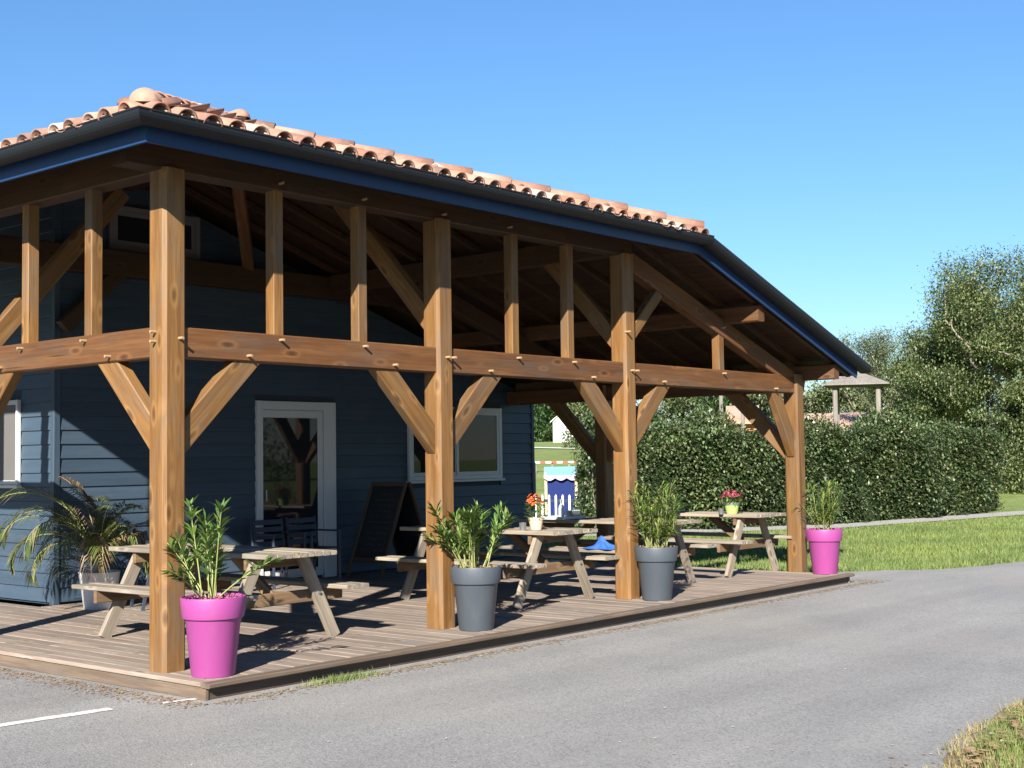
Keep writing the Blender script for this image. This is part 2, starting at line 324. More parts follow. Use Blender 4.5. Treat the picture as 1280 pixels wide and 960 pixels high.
# painted line, in two worn lengths
def strip(name, A, B, w, label):
    A, B = Vector(A), Vector(B); n = Vector((-(B-A).y, (B-A).x)).normalized()*w/2; m = 40; V = []; F = []
    for k in range(m+1):
        c = A.lerp(B, k/m)
        for s in (-1, 1): V.append((c.x+n.x*s*(1+rng.normal(0, .07)), c.y+n.y*s*(1+rng.normal(0, .07)), ZG+.004))
    for k in range(m): F.append((2*k, 2*k+2, 2*k+3, 2*k+1))
    tag(pyd(name, V, F, M['paint']), label, 'road marking', kind='structure')
strip('parking_line', (-4.2, .12), (-.62, -.29), .10, 'white painted parking line on the asphalt')
strip('worn_parking_line', (-.30, -.40), (-.06, -.46), .05, 'faint worn end of the white parking line')

# grass blades
def blades(name, pts, h, wd, mat, label, parent=None):
    n = len(pts); P = np.asarray(pts); a = rng.uniform(0, 2*np.pi, n); hh = h*rng.uniform(.5, 1.25, n); lean = rng.normal(0, .35, (n, 2))*hh[:, None]
    dx = np.stack([np.cos(a), np.sin(a), np.zeros(n)], -1)*wd/2
    tip = P + np.concatenate([lean, hh[:, None]], 1)
    V = np.stack([P-dx, P+dx, tip], 1).reshape(-1, 3); F = np.arange(3*n).reshape(-1, 3)
    return tag(fast(name, V, F, mat, parent), label, 'grass', kind='stuff')
def inpoly(P, poly):
    x, y = P[:, 0], P[:, 1]; c = np.zeros(len(P), bool); n = len(poly)
    for i in range(n):
        x1, y1 = poly[i]; x2, y2 = poly[(i+1) % n]
        with np.errstate(divide='ignore', invalid='ignore'):
            c ^= ((y1 > y) != (y2 > y)) & (x < (x2-x1)*(y-y1)/(y2-y1+1e-12)+x1)
    return c
lawnpoly = LAWN[::-1] + [(40, -10), (40, 1.3), (27.9, 3.5), (20.6, 4.9), (15.3, 8.4), (10.0, 8.4)]
lawnpoly = [(10.0, 1.3), (10.2, .7), (10.9, .35), (11.6, -.2), (12.1, -.75), (12.8, -1.0), (13.91, -1.25), (20, -3.4), (30, -7), (40, -10), (40, 1.3), (27.9, 3.5), (20.6, 4.9), (15.3, 8.4), (10.0, 10)]
P = np.stack([rng.uniform(10, 38, 330000), rng.uniform(-10, 10, 330000)], -1); P = P[inpoly(P, lawnpoly)]
keep = rng.random(len(P)) < np.clip(22/np.hypot(P[:, 0]-CAM.x, P[:, 1]-CAM.y), 0, 1)**1.5; P = P[keep][:150000]
blades('lawn', np.c_[P, np.full(len(P), ZG-.02)], .075, .018, M['grass'], 'short green lawn between the lane and the hedge')
P = np.stack([rng.uniform(.4, 6, 26000), rng.uniform(-6.6, -4.75, 26000)], -1); P0_ = P + rng.normal(0, .05, P.shape)
vp = [(.6, -7), (.95, -5.36), (1.75, -5.18), (2.71, -5.06), (4.5, -5.12), (6, -5.5), (6, -7)]
P = P[inpoly(P, vp)]; cl = np.sin(P[:, 0]*7.1+P[:, 1]*3)+np.sin(P[:, 1]*9-P[:, 0]*4.3); P = P[cl > -.1]
Ps = P0_[inpoly(P0_, [(a-.18, b+.12) for a, b in vp])]; cs_ = np.sin(Ps[:, 0]*5.3-Ps[:, 1]*6)+np.sin(Ps[:, 1]*13+Ps[:, 0]*8); Ps = Ps[cs_ > -.3]
blades('dry_verge_grass', np.c_[Ps, np.full(len(Ps), ZG)], .05, .006, M['straw'], 'dry straw coloured grass fraying onto the lane edge')
blades('verge_grass', np.c_[P, np.full(len(P), ZG)], .09, .008, M['grass'], 'tufts of green grass growing in the dry verge')
P = np.stack([1.05+rng.normal(0, .16, 420), -.72+rng.normal(0, .035, 420)], -1)
blades('weed_tuft', np.c_[P, np.full(len(P), ZG)], .05, .008, M['grass'], 'small green weeds growing at the foot of the deck')
def flakes(name, P, size, mat, label, cat, z=ZG+.006):
    n = len(P); a = rng.uniform(0, 2*np.pi, n); s = size*rng.uniform(.4, 1.5, n); t = rng.uniform(-.5, .5, (n, 4))*s[:, None]*.5
    ca, sa = np.cos(a)*s, np.sin(a)*s
    V = np.zeros((n, 4, 3)); V[..., 2] = z+np.abs(t)
    for k, (u, v) in enumerate(((1, 0), (0, .6), (-1, 0), (0, -.6))):
        V[:, k, 0] = P[:, 0]+u*ca-v*sa; V[:, k, 1] = P[:, 1]+u*sa+v*ca
    return tag(fast(name, V.reshape(-1, 3), np.arange(4*n).reshape(-1, 4), mat), label, cat, kind='stuff')
n = 4200; P = np.stack([rng.uniform(-.1, 10, n), -.68-np.abs(rng.normal(0, .09, n))], -1)
n = 3200; Q = np.stack([-.14-np.abs(rng.normal(0, .13, n)), rng.uniform(-.7, 6, n)], -1)
n = 900; Q2 = np.stack([rng.normal(9.95, .18, n), rng.uniform(-.9, .2, n)], -1)
flakes('leaf_litter', np.concatenate([P, Q, Q2]), .011, M['litter'], 'dry leaf litter and grit gathered along the deck edge', 'leaf litter')
P = np.stack([rng.uniform(.6, 5, 3500), rng.uniform(-6.5, -4.95, 3500)], -1); ins = inpoly(P, vp); cl = np.sin(P[:, 0]*3.1)+np.sin(P[:, 1]*5+P[:, 0]*2)
flakes('fallen_leaves', P[ins & (cl > -.2)], .026, M['litter'], 'dry brown fallen leaves lying on the grass verge', 'fallen leaves', ZG+.045)
flakes('stray_leaves', P[~ins & (rng.random(3500) < .06)], .014, M['litter'], 'few stray dry leaves blown onto the asphalt', 'fallen leaves')
P = np.stack([rng.uniform(-3, 12, 260), rng.uniform(-5.6, -.8, 260)], -1)
flakes('pebbles', P, .010, M['pebble'], 'scattered pale grit on the asphalt', 'grit')

# ------------------------------------------------------------------ deck
deck = empty('wooden_deck', (0, 0, ZG)); tag(deck, 'low brown timber deck under the porch and along the blue house', 'deck')
def dbox(name, lo, hi, mat, c=.004):
    o = box(name, lo, hi, mat, deck, c); o.matrix_basis = Matrix.Translation((0, 0, -ZG)) @ o.matrix_basis; return o
X0, X1, Y0 = -.08, 9.70, -.63
dbox('subframe', (X0+.05, Y0+.095, ZG), (X1-.05, 4.81, -.03), M['deck_edge'])
dbox('subframe', (X0+.05, 4.82, ZG), (2.0, 9.5, -.03), M['deck_edge'])
bw = .14
nb = int((X1-X0-.12)/bw); x = X0+.125
while x+bw < X1+.001:
    j = 1.6+.9*((int(round(x/bw))*5) % 3)/2
    y1 = 9.5 if x+bw < 2.0 else 4.80
    segs = [(Y0+.10, j), (j, min(4.6, y1))] + ([(4.6, y1)] if y1 > 4.81 else [])
    if y1 < 4.81: segs[-1] = (j, y1)
    for a, b in segs:
        dbox('board', (x+.003, a+.0015, -.03), (x+bw-.003, b-.0015, rng.normal(0, .0012)), M['deck'])
    x += bw
dbox('border_board', (X0, Y0+.10, -.03), (X0+.122, 9.5, .001), M['deck'])
dbox('nosing', (X0, Y0, -.034), (X1, Y0+.097, .002), M['nosing'], .008)
dbox('front_skirt', (X0+.02, Y0+.07, ZG), (X1-.02, Y0+.09, -.034), M['deck_edge'])
dbox('side_skirt', (X0+.012, Y0+.06, ZG), (X0+.035, 9.5, -.032), M['nosing'])
dbox('side_skirt', (X1-.035, Y0+.06, ZG), (X1-.012, 4.8, -.032), M['deck'])

# ------------------------------------------------------------------ building
bld = empty('cafe_building', (0, 0, 0)); tag(bld, 'blue boarded house with timber post porch and terracotta tiled roof', 'building')
PX1, PX2, PX3, W = 2.882, 5.753, 9.505, .2
ZB, ZT = 2.258, 2.483; ZU = 3.622; SL = .32
BX, BY, BX2, BYE = 2.021, 4.819, 10.16, 11.6
RX, RZ = 2.92, 3.80+SL*3.52
def roof_z(x, y):
    return min(3.80+SL*(x+.60), 3.80+SL*(y+.60), 3.80-SL*(x-6.44))
posts = [(0, 0, 3.64), (PX1, 0, 3.64), (PX2, 0, 3.64), (PX3, 0, 2.50), (0, 2.88, 3.64), (0, 5.76, 3.64), (0, 8.6, 3.64), (PX3, 3.0, 2.50)]
for x, y, h in posts: beam('post', (x+W/2, y+W/2, 0), (x+W/2, y+W/2, h), W, W, M['post'], bld, (1, 0, 0), .026)
def seg(a, b, y=True): return a, b
# tie beams and plates
for a, b in ((W, PX1), (PX1+W, PX2), (PX2+W, PX3)): box('tie_beam', (a-.02, .03, ZB), (b+.02, .17, ZT), M['beam'], bld, .01)
for a, b in ((W, 2.88), (3.08, 5.76), (5.96, 8.6)): box('tie_beam', (.03, a-.02, ZB), (.17, b+.02, ZT), M['beam'], bld, .01)
for a, b in ((W, 3.0), (3.2, BY-.01)): box('tie_beam', (PX3+.03, a-.02, ZB+.02), (PX3+.17, b+.02, ZT), M['beam'], bld, .01)
box('wall_plate', (-.3, .03, ZU), (PX2+W, .21, 3.885), M['inner'], bld, .01)
box('wall_plate', (.03, .212, ZU), (.21, 11.5, 3.883), M['inner'], bld, .01)
# studs
for x in (1.05, 1.96, 3.96, 4.83): box('stud', (x, .045, ZT), (x+.10, .145, ZU), M['post'], bld, .006)
for y in (1.0, 1.92, 3.9, 4.8, 6.8, 7.6): box('stud', (.045, y, ZT), (.145, y+.10, ZU), M['post'], bld, .006)
box('stud', (7.72, .045, ZT), (7.83, .145, 2.93), M['post'], bld, .006)
# knee braces below the tie beams
def brace(p, dirv, reach=.87, drop=.72, z=2.33, wd=.19, mat='post', th=.10, inset=.1):
    p = Vector(p); d = Vector(dirv)
    A = Vector((p.x, p.y, z-drop))-d*.06; B = Vector((p.x, p.y, z))+d*(reach-.2)
    side = Vector((0, 0, 1)).cross(d)
    beam('knee_brace', A, B, th, wd, M[mat], bld, side, .008)
c = .1
for x in (0, PX1, PX2): brace((x+W, c, 0), (1, 0, 0))
for x in (PX1, PX2): brace((x, c, 0), (-1, 0, 0))
brace((PX3, c, 0), (-1, 0, 0), .68, .82)
brace((c, W, 0), (0, 1, 0))
for y in (2.88, 5.76): brace((c, y, 0), (0, -1, 0)); brace((c, y+W, 0), (0, 1, 0))
brace((PX3+c, W, 0), (0, 1, 0), 1.0, .85); brace((PX3+c, 3.2, 0), (0, 1, 0), 1.0, .9); brace((PX3+c, 3.0, 0), (0, -1, 0), 1.0, .85)
# upper braces running inwards from the posts
for x, e in ((PX1, 1.36), (PX2, 1.06)): beam('upper_brace', (x+c, .12, 2.66), (x+c, e, 2.66+(e-.12)*1.07), .10, .17, M['post'], bld, (1, 0, 0), .008)
for y in (2.88, 5.76): beam('upper_brace', (.12, y+c, 2.36), (1.62, y+c, 4.10), .10, .17, M['post'], bld, (0, 1, 0), .008)
beam('upper_brace', (PX2+.15, c, 2.72), (6.52, c, 3.28), .09, .13, M['post'], bld, (0, 1, 0), .008)
# main rafters, cross beams, purlins, hips
def sl_z(x, off): return 3.80-SL*(x-6.44)-off
beam('truss_rafter', (5.80, .1, sl_z(5.80, .385)), (9.78, .1, sl_z(9.78, .385)), .14, .20, M['beam'], bld, (0, 1, 0), .01)
beam('truss_rafter', (5.80, 3.1, sl_z(5.80, .385)), (9.9, 3.1, sl_z(9.9, .385)), .14, .20, M['inner'], bld, (0, 1, 0), .01)
box('cross_beam', (PX2+.03, .215, 3.63), (PX2+.17, 4.60, 3.86), M['inner'], bld, .01)
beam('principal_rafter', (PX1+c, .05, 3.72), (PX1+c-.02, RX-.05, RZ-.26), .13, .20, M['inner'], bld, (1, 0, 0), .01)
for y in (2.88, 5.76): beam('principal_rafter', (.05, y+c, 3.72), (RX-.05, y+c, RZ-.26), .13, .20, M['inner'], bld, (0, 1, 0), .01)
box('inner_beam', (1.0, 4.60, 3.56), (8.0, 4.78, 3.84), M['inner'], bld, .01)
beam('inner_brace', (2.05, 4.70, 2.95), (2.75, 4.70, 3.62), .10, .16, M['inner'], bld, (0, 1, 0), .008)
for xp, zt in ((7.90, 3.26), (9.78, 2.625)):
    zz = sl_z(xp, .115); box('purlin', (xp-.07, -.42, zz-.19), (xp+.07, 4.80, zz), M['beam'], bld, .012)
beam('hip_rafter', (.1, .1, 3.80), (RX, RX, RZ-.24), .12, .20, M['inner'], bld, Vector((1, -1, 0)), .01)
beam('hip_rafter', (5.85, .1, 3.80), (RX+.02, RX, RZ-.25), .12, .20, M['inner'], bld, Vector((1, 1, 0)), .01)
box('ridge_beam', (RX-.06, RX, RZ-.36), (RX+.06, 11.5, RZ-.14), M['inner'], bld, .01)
beam('strut', (RX+.05, RX+.05, RZ-.22), (4.50, 4.64, 3.85), .13, .13, M['beam'], bld, (1, -1, 0), .008)

# pegs
def peg(x, y, z, ax):
    d = Vector((0, -1, 0)) if ax == 'f' else Vector((-1, 0, 0)); A = Vector((x, y, z)); B = A+d*.07
    V, F = tube_data([A, B], [.012, .011], 8); V.append(B); F += [(8+(k+1) % 8, 16, 8+k) for k in range(8)]
    pyd('peg', V, F, M['peg'], bld)
for x, z in ((.78, 2.30), (1.10, 2.44), (2.0, 2.44), (2.35, 2.30), (3.6, 2.30), (4.01, 2.44), (4.88, 2.44), (5.2, 2.30), (6.5, 2.30), (7.77, 2.44), (9.0, 2.30)): peg(x, .05, z, 'f')
for x in (.13, PX1+.10, PX1+.18, PX2+.10, PX2+.18): peg(x, .02, 2.395, 'f')
for x in (PX1+.1, 3.9, 1.1, 2.0): peg(x, .05, 3.68, 'f')
peg(7.77, .05, 2.98, 'f'); peg(PX2+.02, .01, 2.80, 'f')
for y, z in ((.72, 2.30), (1.05, 2.44), (1.97, 2.44), (2.3, 2.30)): peg(.05, y, z, 'l')
for z in (2.37, 2.44): peg(.02, .10, z, 'l')

# walls: dark backing + one board per course, cut round the openings
OPEN_F = [(4.75, 6.04, 0, 2.235), (7.39, 9.36, 1.19, 2.225), (2.68, 3.90, 3.88, 4.38)]
OPEN_L = [(5.50, 7.10, 1.27, 2.205)]
wf = pyd('wall', [(BX+.03, BY+.03, 0), (BX2-.03, BY+.03, 0), (BX2-.03, BY+.03, 2.40), (RX, BY+.03, RZ-.2), (BX+.03, BY+.03, roof_z(BX, 5)-.2)], [(0, 1, 2, 3, 4)], M['wallback'], bld)
wl = pyd('wall', [(BX+.03, BYE, 0), (BX+.03, BY+.03, 0), (BX+.03, BY+.03, 4.35), (BX+.03, BYE, 4.35)], [(0, 1, 2, 3)], M['wallback'], bld)
wr = pyd('wall', [(BX2-.03, BY+.03, 0), (BX2-.03, BYE, 0), (BX2-.03, BYE, 2.42), (BX2-.03, BY+.03, 2.42)], [(0, 1, 2, 3)], M['siding'], bld)
wb = pyd('wall', [(BX2-.03, BYE, 0), (BX+.03, BYE, 0), (BX+.03, BYE, 4.3), (RX, BYE, RZ-.2), (BX2-.03, BYE, 2.42)], [(0, 1, 2, 3, 4)], M['siding'], bld)
def course(lo, hi, z0, z1, opens):
    spans = [(lo, hi)]
    for a, b, c0, c1 in opens:
        if z1 <= c0+.02 or z0 >= c1-.02: continue
        spans = [s for u, v in spans for s in ((u, min(v, a-.005)), (max(u, b+.005), v)) if s[1]-s[0] > .04]
    return spans
def plank(A, B, z0, z1, out, parent):
    """lapped board: tilts out towards its foot and has a rounded lower edge"""
    A, B, out = Vector(A), Vector(B), Vector(out); h = z1-z0
    prof = [(0, h), (.008, h), (.024, .014), (.024, .004), (.018, 0), (0, 0)]
    L = (B-A); V = [(q.x+out.x*d, q.y+out.y*d, z0+zz) for q in (A, B) for d, zz in prof]
    n = len(prof); F = [(i, i+1, n+i+1, n+i) for i in range(n-1)] + [tuple(range(n-1, -1, -1)), tuple(range(n, 2*n))]
    M4 = frame(A, B, Vector((0, 0, 1))); M4.translation = Vector((A.x, A.y, z0)); iv = M4.inverted()
    o = pyd('plank', [iv @ Vector(v) for v in V], F, M['siding'], parent); o.matrix_local = M4
PH = .153; z = .02
while z < 4.75:
    hi = BX2-.06; lo = BX+.06
    if z > 2.3: hi = min(hi, 6.44+(3.80-.22-z-PH)/SL); lo = max(lo, (z+PH+.22-3.80)/SL-.60)
    if hi-lo > .3:
        for a, b in course(lo, hi, z, z+PH, OPEN_F): plank((a, BY+.029, 0), (b, BY+.029, 0), z, z+PH-.002, (0, -1, 0), wf)
    if z < 4.2:
        for a, b in course(BY+.06, 9.5, z, z+PH, OPEN_L): plank((BX+.029, b, 0), (BX+.029, a, 0), z, z+PH-.002, (-1, 0, 0), wl)
    z += PH
box('corner_board', (BX, BY-.004, 0), (BX+.075, BY+.07, 4.3), M['siding'], bld, .004)
box('corner_board', (BX2-.06, BY-.004, 0), (BX2, BY+.07, 2.42), M['siding'], bld, .004)
# door
dr = box('door', (4.835, BY+.01, .03), (5.835, BY+.05, 2.15), M['white'], bld, .004)
def kid(o, par):  # world-built mesh -> child keeping its place
    m = par.matrix_basis.copy(); o.parent = par; o.matrix_parent_inverse = m.inverted(); return o
def sub(name, lo, hi, mat, par, c=.003):
    o = box(name, lo, hi, mat, None, c); return kid(o, par)
sub('frame', (4.75, BY-.03, 0), (4.838, BY+.05, 2.235), M['white'], dr)
sub('frame', (5.838, BY-.03, 0), (6.04, BY+.05, 2.235), M['white'], dr)
sub('frame', (4.8385, BY-.029, 2.13), (5.8375, BY+.05, 2.234), M['white'], dr)
sub('stile', (5.745, BY-.012, .04), (5.83, BY+.012, 2.12), M['white'], dr); sub('rail', (4.845, BY-.012, 2.03), (5.7445, BY+.012, 2.12), M['white'], dr); sub('rail', (4.845, BY-.012, .04), (5.7445, BY+.012, .14), M['white'], dr)
sub('pane', (4.845, BY-.004, .141), (5.744, BY+.009, 2.029), M['glass'], dr)
for z in (.3, 1.08, 1.92): sub('hinge', (5.825, BY-.034, z), (5.852, BY-.0305, z+.09), M['white'], dr, .004)
sub('handle', (4.87, BY-.05, 1.0), (4.885, BY-.03, 1.14), M['zinc'], dr)
# windows
def window(lo, hi, axis, sashes, mats=('white', 'glass'), rail=.06, par=bld, sw=.05):
    """lo/hi = (along, z); axis 'f' on the front wall, 'l' on the left wall"""
    def q(a0, a1, z0, z1, d0, d1, name, mat, p):
        if axis == 'f': L, H = (a0, BY-d1, z0), (a1, BY-d0, z1)
        else: L, H = (BX-d1, a0, z0), (BX-d0, a1, z1)
        o = box(name, L, H, M[mat], None, .003)
        if p is None: o.parent = bld; return o
        return kid(o, p)
    a0, z0 = lo; a1, z1 = hi
    w = q(a0+.02, a1-.02, z0+.02, z1-.02, -.05, -.012, 'window', mats[0], None)
    for u0, u1, v0, v1, nm in ((a0, a0+rail, z0, z1, 'frame'), (a1-rail, a1, z0, z1, 'frame'), (a0+rail, a1-rail, z1-rail, z1-.001, 'frame'), (a0+rail, a1-rail, z0+.001, z0+rail, 'frame')): q(u0, u1, v0, v1, -.012, .035, nm, mats[0], w)
    q(a0-.03, a1+.03, z0-.035, z0-.001, -.01, .06, 'sill', mats[0], w)
    n = len(sashes)
    for (s0, s1, dep) in sashes:
        q(s0, s0+sw, z0+rail, z1-rail, dep, dep+.02, 'sash', mats[0], w); q(s1-sw, s1, z0+rail, z1-rail, dep, dep+.02, 'sash', mats[0], w)
        q(s0+sw, s1-sw, z0+rail, z0+rail+sw, dep, dep+.019, 'sash', mats[0], w); q(s0+sw, s1-sw, z1-rail-sw, z1-rail, dep, dep+.019, 'sash', mats[0], w)
        q(s0+sw, s1-sw, z0+rail+sw, z1-rail-sw, dep-.004, dep+.008, 'pane', mats[1], w)
    return w
window((7.39, 1.19), (9.36, 2.225), 'f', [(7.45, 8.40, -.008), (8.36, 9.30, .008)])
w = window((5.50, 1.27), (7.10, 2.205), 'l', [(5.535, 7.065, -.006)], ('white', 'roller'), .035, bld, .015); w['label'] = 'white window with grey roller blind on the sunlit side wall'
window((2.68, 3.88), (3.90, 4.38), 'f', [(2.74, 3.84, 0)], ('blind', 'glass'))

# ------------------------------------------------------------------ roof
def slab(name, pts, th, mat, parent):
    n = len(pts); V = list(pts)+[(x, y, z-th) for x, y, z in pts]
    return pyd(name, V, [tuple(range(n)), tuple(range(2*n-1, n-1, -1))]+[(i, n+i, n+(i+1) % n, (i+1) % n) for i in range(n)], mat, parent)
E0, YB, XR = -.58, 12.0, 10.30
zf = lambda d: 3.80+SL*d
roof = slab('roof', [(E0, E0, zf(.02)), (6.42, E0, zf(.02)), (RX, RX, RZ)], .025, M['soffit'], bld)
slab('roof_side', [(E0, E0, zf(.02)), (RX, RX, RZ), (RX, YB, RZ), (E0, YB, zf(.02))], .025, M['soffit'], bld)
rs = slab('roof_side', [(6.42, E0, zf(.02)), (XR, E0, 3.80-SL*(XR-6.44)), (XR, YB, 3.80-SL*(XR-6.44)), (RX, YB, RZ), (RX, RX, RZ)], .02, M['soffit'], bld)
# soffit boards and chevrons of the slope over the end bay
k = 0; x = 6.3
while x < XR-.13:
    A = Vector((x, E0+.03, sl_z(x, .0))); th = .018
    V = [];
    for yy in (E0+.02, 4.78):
        for xx, o in ((x+.004, .024), (x+.126, .024), (x+.126, .044), (x+.004, .044)): V.append((xx, yy, sl_z(xx, o)))
    M4 = frame(Vector((x, E0, sl_z(x, .03))), Vector((x, 4.8, sl_z(x, .03))), Vector((1, 0, 0))); iv = M4.inverted()
    o = pyd('soffit_board', [iv @ Vector(v) for v in V], [(0, 1, 2, 3), (7, 6, 5, 4), (0, 4, 5, 1), (1, 5, 6, 2), (2, 6, 7, 3), (3, 7, 4, 0)], M['soffit'], bld); o.matrix_local = M4
    x += .13
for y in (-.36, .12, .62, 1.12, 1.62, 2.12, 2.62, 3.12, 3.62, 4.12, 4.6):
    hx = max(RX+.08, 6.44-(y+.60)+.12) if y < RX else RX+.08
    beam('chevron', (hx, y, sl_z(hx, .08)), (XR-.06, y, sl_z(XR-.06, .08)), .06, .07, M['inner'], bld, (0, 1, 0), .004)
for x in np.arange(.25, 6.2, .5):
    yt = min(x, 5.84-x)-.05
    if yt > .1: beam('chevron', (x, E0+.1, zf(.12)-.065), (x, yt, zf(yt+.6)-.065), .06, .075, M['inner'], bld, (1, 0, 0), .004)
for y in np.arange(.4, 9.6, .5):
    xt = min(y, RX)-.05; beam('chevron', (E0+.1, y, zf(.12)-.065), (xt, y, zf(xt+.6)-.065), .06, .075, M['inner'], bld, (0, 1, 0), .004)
# fascia + gutter along an eave or verge
FO = .475
def profile(name, prof, path, mat, parent, close=True):
    """sweep prof [(out, up)] along path points with mitred outward vectors [(point, out)]"""
    n = len(prof); V = []
    for p_, o_ in path:
        for a, b in prof: V.append((p_[0]+o_[0]*a, p_[1]+o_[1]*a, p_[2]+b))
    F = []
    for i in range(len(path)-1):
        for k in range(n if close else n-1): F.append((i*n+k, i*n+(k+1) % n, (i+1)*n+(k+1) % n, (i+1)*n+k))
    if close: F += [tuple(range(n-1, -1, -1)), tuple(range((len(path)-1)*n, len(path)*n))]
    o = pyd(name, V, F, mat, parent); bm = bmesh.new(); bm.from_mesh(o.data); bmesh.ops.recalc_face_normals(bm, faces=bm.faces); bm.to_mesh(o.data); bm.free()
    return o
XV = 6.46
vz = lambda x, z0: z0-SL*(x-XV)
fp = [(0, 3.648), (.022, 3.648), (.022, 3.83), (0, 3.83)]
profile('fascia', fp, [((-FO, YB, 0), (-1, 0)), ((-FO, -FO, 0), (-1, -1)), ((XV, -FO, 0), (0, -1)), ((10.20, -FO, vz(10.20, 0)), (0, -1))], M['fascia'], bld)
ro, ri = .085, .077
arc = [(-math.cos(t)*ro+ro, -math.sin(t)*.078) for t in np.linspace(0, math.pi, 13)]
gp = [(a, b) for a, b in arc] + [(2*ro+.006, .004), (2*ro+.006, .014), (2*ro-.012, .014), (2*ro-.012, 0)] + [(-math.cos(t)*ri+ro, -math.sin(t)*.070) for t in np.linspace(math.pi, 0, 13)]
gp = [(a+.004+.022, b+3.812) for a, b in gp]
profile('gutter', gp, [((-FO, YB, 0), (-1, 0)), ((-FO, -FO, 0), (-1, -1)), ((XV+.02, -FO, 0), (0, -1))], M['gutter'], bld)
va = [(.024, -.10)] + [(.024+.085-math.cos(t)*.085, -.10-math.sin(t)*.03+.0) for t in np.linspace(0, math.pi, 9)] + [(.20, -.05), (.195, .03), (.17, .06), (.024, .06)]
va = [(.023, 3.735), (.06, 3.73), (.11, 3.73), (.15, 3.742), (.175, 3.765), (.185, 3.80), (.175, 3.825), (.15, 3.835), (-.12, 3.845), (-.12, 3.83), (.023, 3.82)]
profile('verge_trim', va, [((XV+.02, -FO, 0), (0, -1)), ((10.30, -FO, vz(10.28, 0)), (0, -1))], M['gutter'], bld)
box('fascia', (10.20, -FO-.02, vz(10.20, 3.68)), (10.222, YB, vz(10.20, 3.80)), M['fascia'], bld)
# tiles
def barrel(r0, r1, L, t=.013, n=9, dome=False):
    """half-round tile along +Y, wide (lower) end at y=0"""
    V, F = [], []
    for y, r in ((0, r0), (L, r1)):
        for rr in (r, r-t):
            for k in range(n+1):
                a = math.pi*k/n; V.append((-math.cos(a)*rr, y, math.sin(a)*rr*.92))
    m = n+1
    for k in range(n):
        F += [(k, k+1, 2*m+k+1, 2*m+k), (m+k+1, m+k, 3*m+k, 3*m+k+1), (k+1, k, m+k, m+k+1), (2*m+k, 2*m+k+1, 3*m+k+1, 3*m+k)]
    F += [(0, 2*m, 3*m, m), (n, m+n, 3*m+n, 2*m+n)]
    if dome:
        b = len(V); J = 5
        for j in range(1, J+1):
            ph = math.pi/2*j/J
            for k in range(n+1):
                a = math.pi*k/n; V.append((-math.cos(a)*r0*math.cos(ph), -math.sin(ph)*r0*.9, math.sin(a)*r0*math.cos(ph)*.92))
        for j in range(J):
            for k in range(n):
                o0 = (b+(j-1)*m) if j else 0; F.append((o0+k+1, o0+k, b+j*m+k, b+j*m+k+1))
    return V, F
def tmesh(name, *a, **k):
    v, f = barrel(*a, **k); me = bpy.data.meshes.new(name); me.from_pydata(v, [], f); me.polygons.foreach_set('use_smooth', [True]*len(me.polygons)); me.materials.append(M['tile']); return me
TL, EXP, PIT = .42, .33, .212
tile_me = tmesh('tile', .084, .070, TL)
tv, tf = barrel(.084, .070, TL); tv = np.array(tv)
th = math.atan(SL); cs, sn = math.cos(th), math.sin(th)
planes = {'front': (Vector((1, 0, 0)), Vector((0, cs, sn)), Vector((0, -.66, zf(-.06)))),
          'left': (Vector((0, -1, 0)), Vector((cs, 0, sn)), Vector((-.66, 0, zf(-.06)))),
          'right': (Vector((0, 1, 0)), Vector((-cs, 0, sn)), Vector((XR+.05, 0, 3.80-SL*(XR+.05-6.44))))}
def tmat(pl, u, s, lift, jit=.0):
    ux, vy, o0 = planes[pl]; nz = ux.cross(vy)
    tilt = .018  # rests on the tile below
    vy2 = (vy - nz*tilt).normalized(); nz2 = ux.cross(vy2)
    if jit:
        a = random.gauss(0, jit); ux2 = ux*math.cos(a)+vy2*math.sin(a); vy2 = vy2*math.cos(a)-ux*math.sin(a); ux = ux2
    p_ = o0+planes[pl][0]*u+vy*s+nz*(lift+.018)
    return Matrix(((ux.x, vy2.x, nz2.x, p_.x), (ux.y, vy2.y, nz2.y, p_.y), (ux.z, vy2.z, nz2.z, p_.z), (0, 0, 0, 1)))
indiv, bulk = [], []
def inside(pl, u, s):
    ux, vy, o0 = planes[pl]; q = o0+ux*u+vy*(s+.12)
    if pl == 'front': return q.y < min(q.x, 5.84-q.x)-.02
    if pl == 'left': return q.x < min(q.y, RX)-.02
    return q.x > max(RX, 5.84-q.y)+.02
for pl, us, smax in (('front', np.arange(-.50, 6.4, PIT), 3.8), ('left', -np.arange(-.50, 11.9, PIT), 3.8), ('right', np.arange(-.34, 11.9, PIT), 7.9)):
    for u in us:
        r = 0
        while r*EXP < smax:
            s = r*EXP
            if r == 0 or inside(pl, u, s):
                q = planes[pl][0]*u+planes[pl][1]*s+planes[pl][2]
                if pl == 'front' or (pl == 'left' and r < 2 and -u < 4.4): indiv.append((pl, u, s))
                else: bulk.append((pl, u, s))
            r += 1
indiv.sort(key=lambda t: t[2]); bulk += indiv[300:]; indiv = indiv[:300]
for pl, u, s in indiv:
    o = link('tile', tile_me, roof); o.matrix_local = tmat(pl, u, s+random.gauss(0, .006), .010, .02)
def joinfield(name, items, verts, faces, lift, flip=False):
    VV, FF = [], []; nv = len(verts); fa = [f for f in faces if len(f) == 4]
    for i, (pl, u, s) in enumerate(items):
        m = np.array(tmat(pl, u, s+random.gauss(0, .006), lift, .02)); v = verts.copy()
        if flip: v[:, 2] = -v[:, 2]*.5
        VV.append(v @ m[:3, :3].T+m[:3, 3]); FF.append(np.array(fa)+i*nv)
    o = fast(name, np.concatenate(VV), np.concatenate(FF), M['tile'], roof, smooth=False); o['kind'] = 'stuff'; return o
joinfield('tile_field', bulk, tv, tf, .010)
